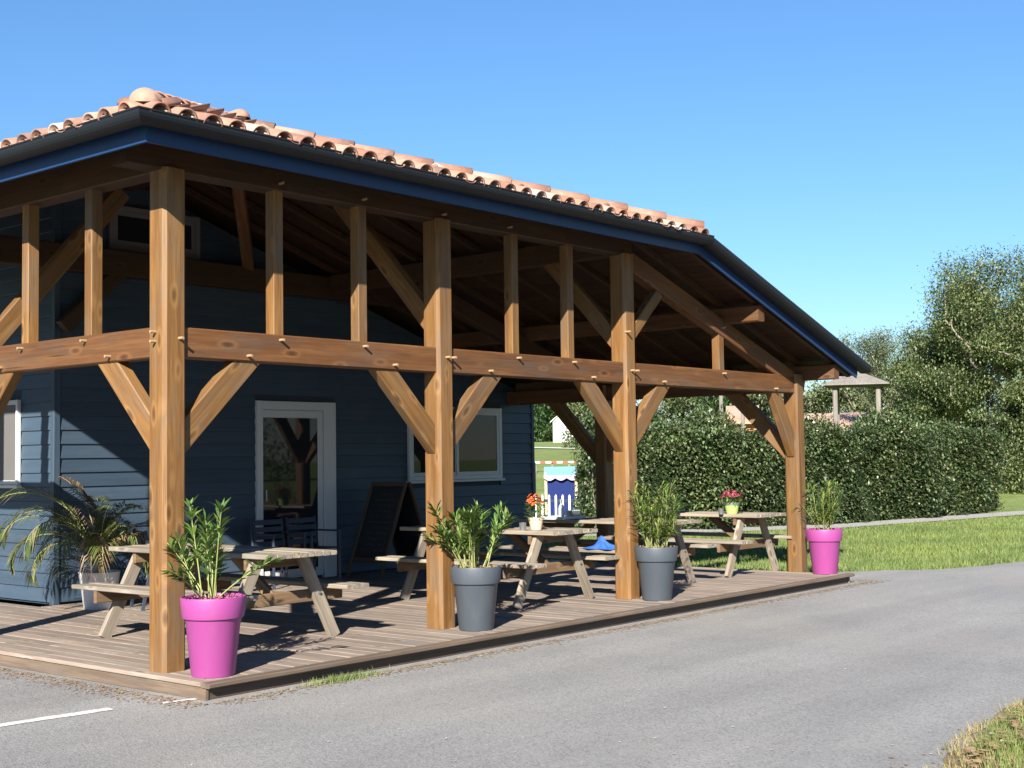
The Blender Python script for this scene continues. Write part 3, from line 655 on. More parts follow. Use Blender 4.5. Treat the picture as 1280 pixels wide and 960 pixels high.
pans = [(pl, u+PIT/2, s) for pl, u, s in indiv+bulk if (pl == 'right' and u < 11.7) or (pl == 'front' and u < 6.2) or (pl == 'left' and u < .3)]
pv, pf = barrel(.070, .092, TL, n=6); joinfield('pan_tiles', pans, np.array(pv), pf, .040, True)
hip_me = tmesh('hip_tile', .105, .09, .46, n=12); cap_me = tmesh('hip_cap_tile', .105, .095, .46, n=12, dome=True)
def ridge_run(A, B, first_cap):
    A, B = Vector(A), Vector(B); L = (B-A).length; d = (B-A).normalized(); n = max(1, int(L/.39)); x = d.cross(Vector((0, 0, 1))).normalized(); z = x.cross(d)
    for k in range(n):
        d2 = (d-z*.03).normalized(); z2 = x.cross(d2); p_ = A+d*(k*L/n)+z*.045
        o = link('hip_tile' if (k or not first_cap) else 'hip_cap', cap_me if (k == 0 and first_cap) else hip_me, roof)
        o.matrix_local = Matrix(((x.x, d2.x, z2.x, p_.x), (x.y, d2.y, z2.y, p_.y), (x.z, d2.z, z2.z, p_.z), (0, 0, 0, 1)))
up = .035
ridge_run((-.52, -.52, zf(.08)+up), (RX, RX, RZ+up), True)
ridge_run((6.40, -.56, zf(.04)+up), (RX, RX, RZ+up), False)
ridge_run((RX, RX-.12, RZ+up+.03), (RX, YB, RZ+up+.03), True)
for o in list(bld.children): pass

# ------------------------------------------------------------------ picnic tables
def picnic():
    t = empty('picnic_table')
    for k in range(9):
        x = -.36+k*.08; box('tabletop_plank', (x+.002, -1.08+rng.normal(0, .004), .715), (x+.077, 1.08+rng.normal(0, .004), .752+rng.normal(0, .0015)), M['table'], t, .005)
    for s in (-1, 1):
        for k in range(3):
            x = s*.60+(k-1)*.085; box('bench_plank', (x-.041, -1.08+rng.normal(0, .004), .415), (x+.041, 1.08+rng.normal(0, .004), .452+rng.normal(0, .0015)), M['table'], t, .005)
        for y in (-.74, .74):
            yy = y-.046 if y < 0 else y+.046
            beam('leg', (s*.60, yy, 0), (s*.23, yy, .714), .045, .11, M['table'], t, (0, 1, 0), .004)
            bx = beam('bolt', (s*.405, yy-.04, .385), (s*.405, yy+.04, .385), .02, .02, M['zinc'], t, (1, 0, 0), .004)
    for y in (-.74, .74):
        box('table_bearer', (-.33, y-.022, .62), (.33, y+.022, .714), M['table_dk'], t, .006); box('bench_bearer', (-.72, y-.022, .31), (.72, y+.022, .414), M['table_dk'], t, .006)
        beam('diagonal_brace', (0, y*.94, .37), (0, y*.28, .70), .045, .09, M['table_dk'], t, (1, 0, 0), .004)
    return t
T = picnic()
spots = [((1.45, 1.26), 'weathered picnic table beside the corner post and the first pink planter', R(1)),
         ((5.02, 1.20), 'weathered picnic table carrying the orange flower pot', R(-.6)),
         ((7.05, 1.22), 'weathered picnic table laid with a tray, bottle and napkins', R(.8)),
         ((9.00, 1.19), 'weathered picnic table carrying the lime green flower pot', R(0))]
for i, ((x, y), lab, rz) in enumerate(spots):
    t = T if i == 0 else copy_tree(T); t.location = (x, y, 0.002); t.rotation_euler.z = rz
    tag(t, lab, 'picnic table', 'picnic tables on the deck')

# ------------------------------------------------------------------ planters
def leaf_cloud(base, dirs, L, wd, fold=.15, droop=.25):
    """arrays of leaves: base (n,3), unit dirs (n,3) -> rhombic folded, drooping blades as two quads"""
    n = len(base); up = np.array([0, 0, 1.]); side = np.cross(dirs, up); side /= np.linalg.norm(side, axis=1, keepdims=True)+1e-6
    nrm = np.cross(side, dirs); L = np.asarray(L)[:, None]; wd = np.asarray(wd)[:, None]
    mid = base+dirs*L*.5+up*0; tip = base+dirs*L-up*L*droop
    a = mid+side*wd+nrm*wd*fold; b = mid-side*wd+nrm*wd*fold
    V = np.stack([base, a, tip, b], 1).reshape(-1, 3); F = np.arange(4*n).reshape(-1, 4)
    return V, F
def unit(v): return v/(np.linalg.norm(v, axis=-1, keepdims=True)+1e-9)
def planter(x, y, pot, kind, label, seed):
    g = np.random.default_rng(seed); t = empty('planter', (x, y, .002)); tag(t, label, 'planter', 'planters at the porch posts')
    H = .55
    lathe('pot', [(.002, 0), (.148, 0), (.152, .006), (.193, .40), (.196, .404)], M[pot], t)
    lathe('rim_band', [(.196, .398), (.212, .404), (.215, .41), (.228, .538), (.226, .548), (.219, .55), (.214, .545), (.205, .47)], M[pot], t)
    lathe('soil', [(.001, .515), (.12, .517), (.212, .512)], M['soil'], t)
    n = 150; P = g.uniform(-.2, .2, (n*2, 2)); P = P[np.hypot(P[:, 0], P[:, 1]) < .2][:n]; a = g.uniform(0, 6.28, len(P)); s = g.uniform(.008, .022, len(P))
    V = np.zeros((len(P), 4, 3)); V[..., 2] = .525+g.uniform(0, .03, (len(P), 4))
    for k in range(4): V[:, k, 0] = P[:, 0]+np.cos(a+k*1.57)*s; V[:, k, 1] = P[:, 1]+np.sin(a+k*1.57)*s*.6
    m = fast('mulch', V.reshape(-1, 3), np.arange(4*len(P)).reshape(-1, 4), M['chip' if pot == 'pink' else 'litter'], t); m['kind'] = 'stuff'
    SV, SF, LB, LD, LL, LW = [], [], [], [], [], []
    ole = kind in ('tall', 'bush')
    ns = {'tall': 14, 'bush': 24, 'bamboo': 26, 'smallbamboo': 24}[kind]
    for k in range(ns):
        a = g.uniform(0, 6.28); r0 = g.uniform(.02, .12)
        top = {'tall': g.uniform(.24, .76), 'bush': g.uniform(.22, .56), 'bamboo': g.uniform(.25, .70), 'smallbamboo': g.uniform(.25, .62)}[kind]
        spread = g.uniform(.03, .44 if kind == 'tall' else .40 if kind == 'bush' else .22)*(1.15-.5*top); a2 = a+g.normal(0, .4)
        p0 = np.array([np.cos(a)*r0, np.sin(a)*r0, .51]); p2 = p0+np.array([np.cos(a2)*spread, np.sin(a2)*spread, top]); p1 = (p0+p2)/2+np.array([0, 0, .05])
        ts = np.linspace(0, 1, 7)[:, None]; C = (1-ts)**2*p0+2*ts*(1-ts)*p1+ts**2*p2
        rad = np.linspace(.0065, .003, 7) if ole else np.linspace(.004, .0015, 7)
        v, f = tube_data([Vector(c_) for c_ in C], rad, 5); o0 = len(SV); SV += [tuple(q) for q in v]; SF += [tuple(i+o0 for i in q) for q in f]
        nl = {'tall': 34, 'bush': 34, 'bamboo': 34, 'smallbamboo': 30}[kind]
        for j in range(nl):
            tt = (.25+.75*math.sqrt(g.random())) if ole else g.uniform(.15, 1)
            c_ = (1-tt)**2*p0+2*tt*(1-tt)*p1+tt**2*p2
            axis = unit((2*(1-tt)*(p1-p0)+2*tt*(p2-p1))); ph = g.uniform(0, 6.28); rd = np.array([np.cos(ph), np.sin(ph), g.uniform(-.1, .2)])
            w_ = g.uniform(.4, 1.0)*(1.9-.9*tt) if ole else g.uniform(.6, 1.6)
            LB.append(c_); LD.append(unit(axis+rd*w_)); LL.append(g.uniform(.085, .165) if ole else g.uniform(.12, .24)); LW.append(g.uniform(.009, .015) if ole else g.uniform(.006, .011))
    fast('stems', np.array(SV), np.array(SF), M['stem'], t, smooth=True)
    V, F = leaf_cloud(np.array(LB), np.array(LD), LL, LW, droop=.18 if kind in ('tall', 'bush') else .4)
    o = fast('foliage', V, F, M['oleander' if kind in ('tall', 'bush') else 'bamboo'], t); o['kind'] = 'stuff'
planter(.17, -.34, 'pink', 'tall', 'magenta pot with tall thin oleander by the corner post of the deck', 1)
planter(3.07, -.24, 'grey', 'bush', 'slate grey pot with bushy oleander at a porch post', 2)
planter(5.90, -.24, 'grey', 'bamboo', 'slate grey pot with bamboo at a porch post', 3)
planter(9.52, -.32, 'pink', 'smallbamboo', 'magenta pot with bamboo at the far end of the deck by the lawn', 4)

# palm in a white pot
palm = empty('potted_palm', (2.13, 4.12, .002)); tag(palm, 'palm with drooping half dry fronds in a white pot by the house corner', 'potted palm')
lathe('pot', [(.002, 0), (.15, 0), (.155, .005), (.205, .36), (.212, .375), (.206, .38), (.198, .375), (.19, .31)], M['wpot'], palm)
lathe('soil', [(.001, .33), (.195, .325)], M['soil'], palm)
lathe('trunk', [(.05, .32), (.06, .40), (.045, .50), (.02, .56)], M['bark'], palm, 14)
def frond(az, el, L, droop, mat, seed):
    L *= 1.32
    g = np.random.default_rng(seed); pts = []; p_ = np.array([0, 0, .48]); e = el; n = 22
    for k in range(n+1):
        pts.append(p_.copy()); p_ = p_+np.array([math.cos(az)*math.cos(e), math.sin(az)*math.cos(e), math.sin(e)])*L/n; e -= droop/n*(.4+1.6*k/n)
    pts = np.array(pts); v, f = tube_data([Vector(q) for q in pts], np.linspace(.008, .002, n+1), 5)
    st = pyd('frond', v, f, M['stem'] if mat == 'frond' else M['dryfrond'], palm, True)
    B, D, LL, WW = [], [], [], []
    for k in range(4, n*4):
        t = k/(n*4); i = min(n-1, int(t*n)); fr = t*n-i; q = pts[i]*(1-fr)+pts[i+1]*fr; ax = unit(pts[i+1]-pts[i]); sd = unit(np.cross(ax, [0, 0, 1.]))
        s = 1 if k % 2 else -1; ln = L*.30*math.sin(math.pi*min(.97, .12+.86*t))**.7*g.uniform(.75, 1.1)
        B.append(q); D.append(unit(ax*.9+sd*s*.75+np.array([0, 0, g.normal(.1, .12)]))); LL.append(ln); WW.append(.007)
    V, F = leaf_cloud(np.array(B), np.array(D), LL, WW, .2, .35 if mat == 'frond' else .8); fast('leaflets', V, F, M[mat], st)
for i, (az, el, L, dr_, m) in enumerate([(R(150), R(72), 1.15, 1.9, 'frond'), (R(165), R(62), 1.05, 2.2, 'frond'), (R(185), R(65), 1.0, 2.6, 'frond'), (R(128), R(66), 1.1, 2.4, 'frond'), (R(205), R(60), .9, 3.0, 'frond'), (R(230), R(55), .75, 3.0, 'dryfrond'),
        (R(100), R(80), .85, 1.0, 'dryfrond'), (R(20), R(72), .8, 1.6, 'frond'), (R(-30), R(62), .75, 2.0, 'frond'), (R(-55), R(58), .7, 2.6, 'dryfrond'), (R(-90), R(68), .7, 2.2, 'frond'), (R(-120), R(60), .75, 2.6, 'frond'), (R(60), R(75), .8, 1.4, 'frond'), (R(-10), R(40), .6, 1.6, 'frond'), (R(250), R(78), .7, 1.4, 'frond'), (R(300), R(80), .6, 1.2, 'frond'), (R(140), R(50), .9, 2.4, 'frond'), (R(175), R(45), .8, 2.6, 'frond'), (R(40), R(60), .8, 2.0, 'frond'), (R(-75), R(45), .7, 2.4, 'frond'), (R(110), R(58), .9, 2.2, 'frond')]): frond(az, el, L, dr_, m, 50+i)

# ------------------------------------------------------------------ chairs, board, things on tables
def chair():
    t = empty('garden_chair')
    for k in range(6): box('seat_slat', (-.21, -.20+k*.07, .42), (.21, -.145+k*.07, .435), M['navy'], t, .004)
    for k in range(4): beam('back_slat', (-.21, .215+k*.014, .50+k*.085), (.21, .215+k*.014, .50+k*.085), .062, .014, M['navy'], t, (0, .15, 1), .003)
    for s in (-1, 1):
        beam('back_leg', (s*.225, .30, 0), (s*.225, .215, .42), .022, .035, M['navy'], t, (1, 0, 0), .003); beam('back_upright', (s*.225, .21, .42), (s*.225, .275, .80), .022, .035, M['navy'], t, (1, 0, 0), .003)
        beam('front_leg', (s*.225, -.20, 0), (s*.225, -.19, .62), .022, .035, M['navy'], t, (1, 0, 0), .003); box('armrest', (s*.225-.025, -.22, .62), (s*.225+.025, .22, .64), M['navy'], t, .004)
    return t
ch = chair()
for i, (x, y, rz, lab) in enumerate([(5.22, 4.28, 0, 'dark slatted garden chair in front of the glazed door'), (4.66, 4.28, R(-4), 'dark slatted garden chair next to the hinge free side of the door'), (2.62, 3.66, R(70), 'dark slatted garden chair behind the first table by the palm')]):
    t = ch if i == 0 else copy_tree(ch); t.location = (x, y, .002); t.rotation_euler.z = rz; tag(t, lab, 'chair', 'garden chairs by the house wall')
ab = empty('sandwich_board', (6.55, 4.30, .002)); tag(ab, 'dark wooden A-frame chalkboard standing by the blue wall', 'sandwich board')
for s in (-1, 1):
    top = Vector((s*.03, 0, 1.19)); bot = Vector((s*.50, 0, 0)); d = (bot-top).normalized()
    for y in (-.30, .30): beam('side_rail', bot+Vector((0, y, 0)), top+Vector((0, y, 0)), .04, .03, M['darkwood'], ab, (0, 1, 0), .004)
    b0 = top+d*.03; b1 = top+d*1.05
    beam('top_rail', b0+Vector((0, -.28, 0)), b0+Vector((0, .28, 0)), .03, .05, M['darkwood'], ab, d.cross(Vector((0, 1, 0))), .004); beam('bottom_rail', b1+Vector((0, -.28, 0)), b1+Vector((0, .28, 0)), .03, .05, M['darkwood'], ab, d.cross(Vector((0, 1, 0))), .004)
    pnl = beam('panel', top+d*.06, top+d*1.03, .56, .012, M['slate'], ab, (0, 1, 0), .002)
    if s < 0:
        nrm = Vector((-1, 0, 0)); nrm = (nrm-d*nrm.dot(d)).normalized(); V = []; F = []
        for r in range(11):
            y = -.2
            while y < .18:
                w = random.uniform(.015, .06)
                if random.random() < .8:
                    c0 = top+d*(.16+r*.075)+nrm*.0085
                    for yy, e in ((y, 0), (y+w, 0), (y+w, .02), (y, .02)): V.append(c0+Vector((0, yy, 0))+d*(e*random.uniform(.5, 1)))
                    k = len(V); F.append((k-4, k-3, k-2, k-1))
                y += w+.018
        pyd('chalk_writing', V, F, M['chalk'], ab)
def flowerpot(x, y, z, pot, petal, label, h=.11, r=.062, tall=.2, seed=5, band=None):
    g = np.random.default_rng(seed); t = empty('flower_pot', (x, y, z)); tag(t, label, 'flower pot')
    lathe('pot', [(.001, 0), (r*.72, 0), (r*.95, h*.78), (r, h*.8), (r*1.04, h), (r*.95, h), (r*.9, h*.85), (.001, h*.84)], M[pot], t, 24)
    if band: lathe('collar', [(r*1.0, h*.82), (r*1.07, h*.84), (r*1.09, h*1.04), (r*1.0, h*1.05)], M[band], t, 24)
    n = 330; a = g.uniform(0, 6.28, n); rr = r*1.3*np.sqrt(g.random(n)); zz = h+g.uniform(-.01, tall*.7, n); B = np.stack([np.cos(a)*rr, np.sin(a)*rr, zz], -1)
    D = unit(np.stack([np.cos(a), np.sin(a), g.uniform(-.3, .9, n)], -1)+g.normal(0, .3, (n, 3)))
    V, F = leaf_cloud(B, D, g.uniform(.02, .04, n), g.uniform(.006, .011, n)); o = fast('foliage', V, F, M['oleander'], t); o['kind'] = 'stuff'
    for k in range(27):
        a = g.uniform(0, 6.28); q = r*1.55*math.sqrt(g.random()); c0 = np.array([math.cos(a)*q, math.sin(a)*q, h+tall*(1.0-.45*(q/(r*1.8))**2)*g.uniform(.62, 1.02)]); m = 16
        ph = np.linspace(0, 6.28, m, endpoint=False)+g.uniform(0, 1); tl = unit(np.array([math.cos(a)*.5, math.sin(a)*.5, .8])); e1 = unit(np.cross(tl, [0, 1, .1])); e2 = np.cross(tl, e1)
        D = unit(np.outer(np.cos(ph), e1)+np.outer(np.sin(ph), e2)+tl*g.uniform(.1, .7, (m, 1)))
        V, F = leaf_cloud(np.repeat(c0[None], m, 0), D, np.full(m, r*.36), np.full(m, r*.10)); fast('blossom', V, F, M[petal], t)
flowerpot(4.86, .52, .756, 'terra', 'orange', 'cream clay pot of orange chrysanthemums on a picnic table', .125, .078, .25)
flowerpot(8.78, .55, .756, 'lime', 'pinkfl', 'lime green and silver pot of dusky pink flowers on a table', .135, .095, .15, 9, 'zinc')
def cup(x, y, z, label, s=1.):
    o = lathe('metal_cup', [(.001, .002), (.030*s, 0), (.038*s, .075*s), (.040*s, .078*s), (.036*s, .076*s), (.029*s, .006), (.001, .006)], M['zinc'], None, 22, (x, y, z)); return tag(o, label, 'cup', 'small metal cups on the tables')
cup(4.72, .58, .756, 'small grey metal cup beside the cream pot of orange flowers'); cup(8.60, .60, .756, 'small grey metal cup beside the lime green flower pot', .9)
tr = empty('serving_tray', (6.86, 1.72, .756)); tag(tr, 'pale rectangular serving tray on the third table', 'tray')
box('base', (-.22, -.16, 0), (.22, .16, .010), M['clear'], tr); [box('rim', a, b, M['clear'], tr) for a, b in (((-.22, -.17, 0), (.22, -.161, .035)), ((-.22, .161, 0), (.22, .17, .035)), ((-.23, -.17, 0), (-.221, .17, .035)), ((.221, -.17, 0), (.23, .17, .035)))]
bo = lathe('bottle', [(.001, 0), (.034, 0), (.036, .01), (.036, .11), (.030, .14), (.013, .17), (.013, .20), (.016, .202), (.016, .222), (.001, .223)], M['clear'], None, 22, (6.80, 1.70, .768)); tag(bo, 'clear bottle with pale cap standing on the tray', 'bottle')
bx_ = empty('napkin_box', (6.98, 1.66, .768)); tag(bx_, 'small grey box standing on the tray by the bottle', 'box'); box('body', (-.07, -.05, 0), (.07, .05, .075), M['zinc'], bx_, .006); box('lid', (-.073, -.053, .0755), (.073, .053, .087), M['clear'], bx_, .004)
gl = lathe('tumbler', [(.001, 0), (.026, 0), (.033, .095), (.031, .095), (.025, .006), (.001, .006)], M['clear'], None, 22, (6.63, 2.02, .756)); tag(gl, 'empty tumbler standing left of the serving tray', 'tumbler')
# blue cloth lying on a bench
def cloth():
    n = 26; V = []
    for i in range(n):
        for j in range(n):
            u, v = i/(n-1)-.5, j/(n-1)-.5; rr = math.hypot(u*1.0, v*1.1); h = .085*math.exp(-(rr/.30)**2)*(1+.5*math.sin(17*u+5*v)+.4*math.sin(13*v-7*u+1))
            k = 1+.12*math.sin(7*math.atan2(v, u)+1); V.append((u*.27*k, v*.46*k, .003+max(0, h)*(1 if rr < .5 else .4)))
    o = pyd('blue_cloth', V, [(i*n+j, (i+1)*n+j, (i+1)*n+j+1, i*n+j+1) for i in range(n-1) for j in range(n-1)], M['bluecloth'], None, True, (6.45, .85, .455))
    tag(o, 'crumpled bright blue cloth lying on a table bench', 'cloth')
cloth()

# ------------------------------------------------------------------ hedge
def hedge():
    t = empty('hedge', (22, 7, ZG)); tag(t, 'clipped dense glossy green hedge beyond the lawn', 'hedge')
    path = [Vector((16.9, 9.05)), Vector((18.3, 8.5)), Vector((20.2, 7.3)), Vector((22.9, 6.35)), Vector((26, 5.75)), Vector((30.3, 5.3))]
    Ls = [0]; 
    for a, b in zip(path, path[1:]): Ls.append(Ls[-1]+(b-a).length)
    def pos(s):
        for k in range(len(path)-1):
            if s <= Ls[k+1] or k == len(path)-2:
                f = (s-Ls[k])/(Ls[k+1]-Ls[k]); d = (path[k+1]-path[k]).normalized(); return path[k].lerp(path[k+1], f), d
    Wd, H = .62, 2.15; B, D = [], []
    g = np.random.default_rng(11); N = 120000; s = g.uniform(0, Ls[-1], N); ph = g.uniform(0, 1, N)
    for i in range(N):
        c, d = pos(s[i]); nrm = Vector((d.y, -d.x))
        lump = .20*math.sin(s[i]*2.1+1)+.12*math.sin(s[i]*4.7+ph[i]*6)+.09*math.sin(s[i]*9.3+ph[i]*17)+g.normal(0, .13)
        end = min(1, (s[i]+.05)/.7, (Ls[-1]-s[i]+.05)/.8); end = math.sqrt(max(.02, end))
        a = ph[i]
        if a < .62: z = a/.62*H; off = (Wd*(.80+.22*math.sin(math.pi*min(1, z/H)))+lump*.9+.13*math.sin(s[i]*1.3+z*1.7)+.08*math.sin(s[i]*2.9-z*3))*end; nx, nz = 1, .25; zz = z*(1 if z < H*.92 else 1)
        else: u = (a-.62)/.38; off = (Wd*(1-1.9*u))*end; z = H-.05+lump*.8+.13*math.sin(s[i]*.8+.6)+.09*math.sin(s[i]*2.3+1)-.30*abs(1-2*u)**3; nx, nz = .3, 1; zz = z
        dep = abs(g.normal(0, .10)) if g.random() > .03 else -abs(g.normal(0, .16)); off -= dep*nx; zz = zz*(1-.10*(1-end))-dep*nz*.6
        B.append((c.x+nrm.x*off, c.y+nrm.y*off, max(.02, zz)+g.normal(0, .03)))
        q = np.array([nrm.x*nx, nrm.y*nx, nz])+g.normal(0, .75, 3); D.append(q)
    B = np.array(B); D = unit(np.array(D)); V, F = leaf_cloud(B-np.array([22, 7, 0]), D, g.uniform(.06, .115, N), g.uniform(.02, .034, N), .25, .15)
    o = fast('foliage', V, F, M['hedge'], t); o['kind'] = 'stuff'
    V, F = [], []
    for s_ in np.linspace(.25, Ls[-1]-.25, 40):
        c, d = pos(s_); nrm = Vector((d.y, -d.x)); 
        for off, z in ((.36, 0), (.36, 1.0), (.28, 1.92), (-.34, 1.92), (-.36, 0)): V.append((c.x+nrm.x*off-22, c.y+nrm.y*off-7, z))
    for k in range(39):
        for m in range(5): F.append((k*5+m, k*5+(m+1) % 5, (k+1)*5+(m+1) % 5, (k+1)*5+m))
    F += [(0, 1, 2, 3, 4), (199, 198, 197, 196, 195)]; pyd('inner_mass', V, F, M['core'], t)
hedge()

# ------------------------------------------------------------------ trees
def tree(name, label, base, H, crown_r, leaves, leaf, mat, seed, trunk_r=.14, sparse=1., tilt=0, zr=(.25, 1.), group='trees beyond the hedge', cat='tree', bush=False):
    g = np.random.default_rng(seed); t = empty(name, base); tag(t, label, cat, group)
    SV, SF, tips = [], [], []
    def limb(p0, d, L, r, lev):
        n = 6; pts = [np.array(p0)]; d = np.array(d)
        for k in range(n):
            d = unit(d+g.normal(0, .13, 3)+np.array([0, 0, .05])); pts.append(pts[-1]+d*L/n)
        v, f = tube_data([Vector(q) for q in pts], np.linspace(r, r*.45, n+1), 6 if lev < 2 else 4); o0 = len(SV); SV.extend([tuple(q) for q in v]); SF.extend([tuple(i+o0 for i in q) for q in f])
        if lev >= 3: tips.extend([pts[3], pts[5], pts[6]]); return
        if lev >= 2: tips.extend([pts[4], pts[6]])
        for k in range([7, 5, 4][lev] if lev < 3 else 0):
            i = g.integers(2 if lev else 1 if bush else 2, n+1); a = g.uniform(0, 6.28); out = np.array([math.cos(a)*crown_r, math.sin(a)*crown_r, H*g.uniform(.12, .55)]); out = unit(out)
            limb(pts[i], unit(out*1.0+d*.55), L*g.uniform(.5, .72), r*.5, lev+1)
    limb((0, 0, 0), (tilt, 0, 1), H*.52, trunk_r, 0)
    SV = np.array(SV); tp = np.array(tips)
    # fit the skeleton into the wanted height and spread
    rad = np.percentile(np.hypot(tp[:, 0], tp[:, 1]), 92); sc = np.array([crown_r*.86/rad, crown_r*.86/rad, H*.94/np.percentile(tp[:, 2], 99)])
    SVz = SV*sc; tp = tp*sc
    fast('trunk', SVz, np.array(SF), M['bark'], t, smooth=True)
    i = g.integers(0, len(tp), leaves); w = g.normal(0, 1, (leaves, 3))*np.array([1, 1, .7])*crown_r*.085*sparse; B = tp[i]+w
    if bush:
        k = leaves//3; a = g.uniform(0, 6.28, k); rr = crown_r*np.sqrt(g.random(k))*.95; B[:k] = np.stack([np.cos(a)*rr, np.sin(a)*rr, g.uniform(.02, .62, k)*H*np.sqrt(np.clip(1-(rr/crown_r)**2, .05, 1))], -1)
    B[:, 2] = np.clip(B[:, 2], .03, None)
    D = unit(g.normal(0, 1, (leaves, 3))+np.array([0, 0, .2])); V, F = leaf_cloud(B, D, leaf*g.uniform(.6, 1.3, leaves), leaf*.24*g.uniform(.7, 1.3, leaves), .2, .1)
    o = fast('crown', V, F, M[mat], t)
    return t
def ground_z(x, y):
    D = math.hypot(x-CAM.x, y-CAM.y); th_ = math.atan2(y-CAM.y, x-CAM.x); w = math.exp(-((th_-R(38))/R(26))**2)
    sm = lambda a, b, v: min(1, max(0, (v-a)/(b-a)))**2*(3-2*min(1, max(0, (v-a)/(b-a))))
    return ZG-.02+w*(1.5*sm(36, 62, D)+1.75*sm(60, 150, D))+.25*sm(40, 90, D)*(1-w)
def tree_at(px, py_top, dist, width_px, name, label, leaves, leaf, mat, seed, **kw):
    q = at(px, 560, dist); top = at(px, py_top, dist).z; gz = ground_z(q.x, q.y)
    return tree(name, label, (q.x, q.y, gz-.05), top-gz, width_px/2*dist/FPX, leaves, leaf, mat, seed, **kw)
tree_at(1296, 298, 54, 235, 'willow_tree', 'tallest olive green tree rising behind the end of the hedge', 95000, .13, 'tree', 21, trunk_r=.26, sparse=1.15)
tree_at(1192, 388, 56, 190, 'willow_tree', 'broad olive tree joining the tallest tree on the hedge side', 70000, .125, 'tree', 22, trunk_r=.2, sparse=1.1)
tree_at(1122, 408, 66, 130, 'birch_tree', 'thin grey green tree with airy twigs behind the play tower', 24000, .12, 'tree3', 23, trunk_r=.15, sparse=1.0)
tree_at(1280, 440, 46, 110, 'thicket_shrub', 'bushy shrub at the foot of the tallest tree', 40000, .12, 'tree', 24, bush=True, cat='shrub')
tree_at(1190, 455, 60, 150, 'thicket_shrub', 'low olive shrub filling the gap under the broad tree', 26000, .16, 'tree', 25, bush=True, cat='shrub')
for k, (px, top, d, wpx, m) in enumerate([(1080, 462, 80, 120, 'tree'), (1010, 470, 86, 110, 'tree3'), (955, 462, 92, 110, 'tree'), (900, 474, 84, 100, 'tree2'), (850, 462, 96, 120, 'tree'), (790, 470, 90, 100, 'tree2'), (745, 478, 100, 90, 'tree'), (1320, 420, 62, 150, 'tree'), (1150, 470, 74, 120, 'tree2')]):
    lab = ['bushy olive tree behind the grey play tower', 'pale tree standing behind the low house roof', 'round tree seen under the end bay of the porch', 'dark tree behind the two grey poles', 'olive tree seen between the two far porch posts', 'dark tree showing just above the hedge', 'small olive tree beside the white shed', 'olive tree at the lane side of the tallest tree', 'dark tree in the gap beyond the play tower'][k]
    tree_at(px, top, d, wpx, 'background_tree', lab, 13000, .26, m, 30+k, trunk_r=.16, bush=True, sparse=1.1)
tree_at(682, 478, 150, 60, 'conifer', 'dark green tree behind the white shed', 12000, .40, 'tree2', 44, bush=True, trunk_r=.2)
tree_at(650, 470, 155, 60, 'conifer', 'dark green tree beside the house wall in the far meadow', 12000, .40, 'tree2', 45, bush=True, trunk_r=.2)
tree_at(715, 490, 165, 70, 'conifer', 'dark green tree rising over the white shed roof', 12000, .40, 'tree2', 46, bush=True, trunk_r=.2)
tree('hedge_shrub', 'loose leafy shrub at the near end of the hedge by the picket fence', (at(745, 600, 28).x, at(745, 600, 28).y, ZG), 2.2, .55, 12000, .085, 'hedge', 47, bush=True, group='shrubs', cat='shrub', trunk_r=.05)
# trees and a house across the lane, behind the photographer (seen in the door glass)
for k in range(5):
    q = Vector((10+k*11, -58-3*(k % 2), 0)); tree('roadside_tree', ['tall leafy tree at the near end of the row across the lane','leafy tree left of the cream lane house','leafy tree behind the cream lane house','leafy tree right of the cream lane house','leafy tree at the far end of the row across the lane'][k], (q.x, q.y, ground_z(q.x, q.y)-.05), 6.5+(k*1.7) % 2.4, 5.2, 7000, .35, 'tree2', 60+k, bush=True, group='trees across the lane', trunk_r=.2)

# ------------------------------------------------------------------ far things
V = []
for k in range(25):
    for dd in (0, 3.4):
        q = at(630+k*6, 560, 104-k*.55+dd); V.append((q.x, q.y, ground_z(q.x, q.y)+.06))
tag(pyd('meadow_path', V, [(2*k, 2*k+2, 2*k+3, 2*k+1) for k in range(24)], M['paint']), 'pale footpath crossing the far meadow', 'path', kind='structure')
def shed():
    q = at(704, 549, 130); t = empty('white_shed', (q.x, q.y, ground_z(q.x, q.y)-.05), R(38)); z0 = 0; tag(t, 'small white gabled shed on the far meadow', 'shed')
    s = 130/FPX; w, L, h, g_ = 25*s, 2.6, 2.15, 3.05
    # local: gable end faces -x
    pyd('wall', [(0, -w/2, 0), (0, w/2, 0), (0, w/2, h), (0, 0, g_), (0, -w/2, h), (L, -w/2, 0), (L, w/2, 0), (L, w/2, h), (L, 0, g_), (L, -w/2, h)], [(0, 1, 2, 3, 4)[::-1], (5, 6, 7, 8, 9), (0, 4, 9, 5), (1, 6, 7, 2)], M['whitewall'], t)
    for sgn in (-1, 1): slab('roof', [(-.25, 0, g_+.05), (L+.2, 0, g_+.05), (L+.2, sgn*(w/2+.28), h-.10), (-.25, sgn*(w/2+.28), h-.10)], .08, M['whitewall'], t)
    box('door', (.5, -w/2-.03, .05), (1.5, -w/2-.003, 1.9), M['brown'], t)
shed()
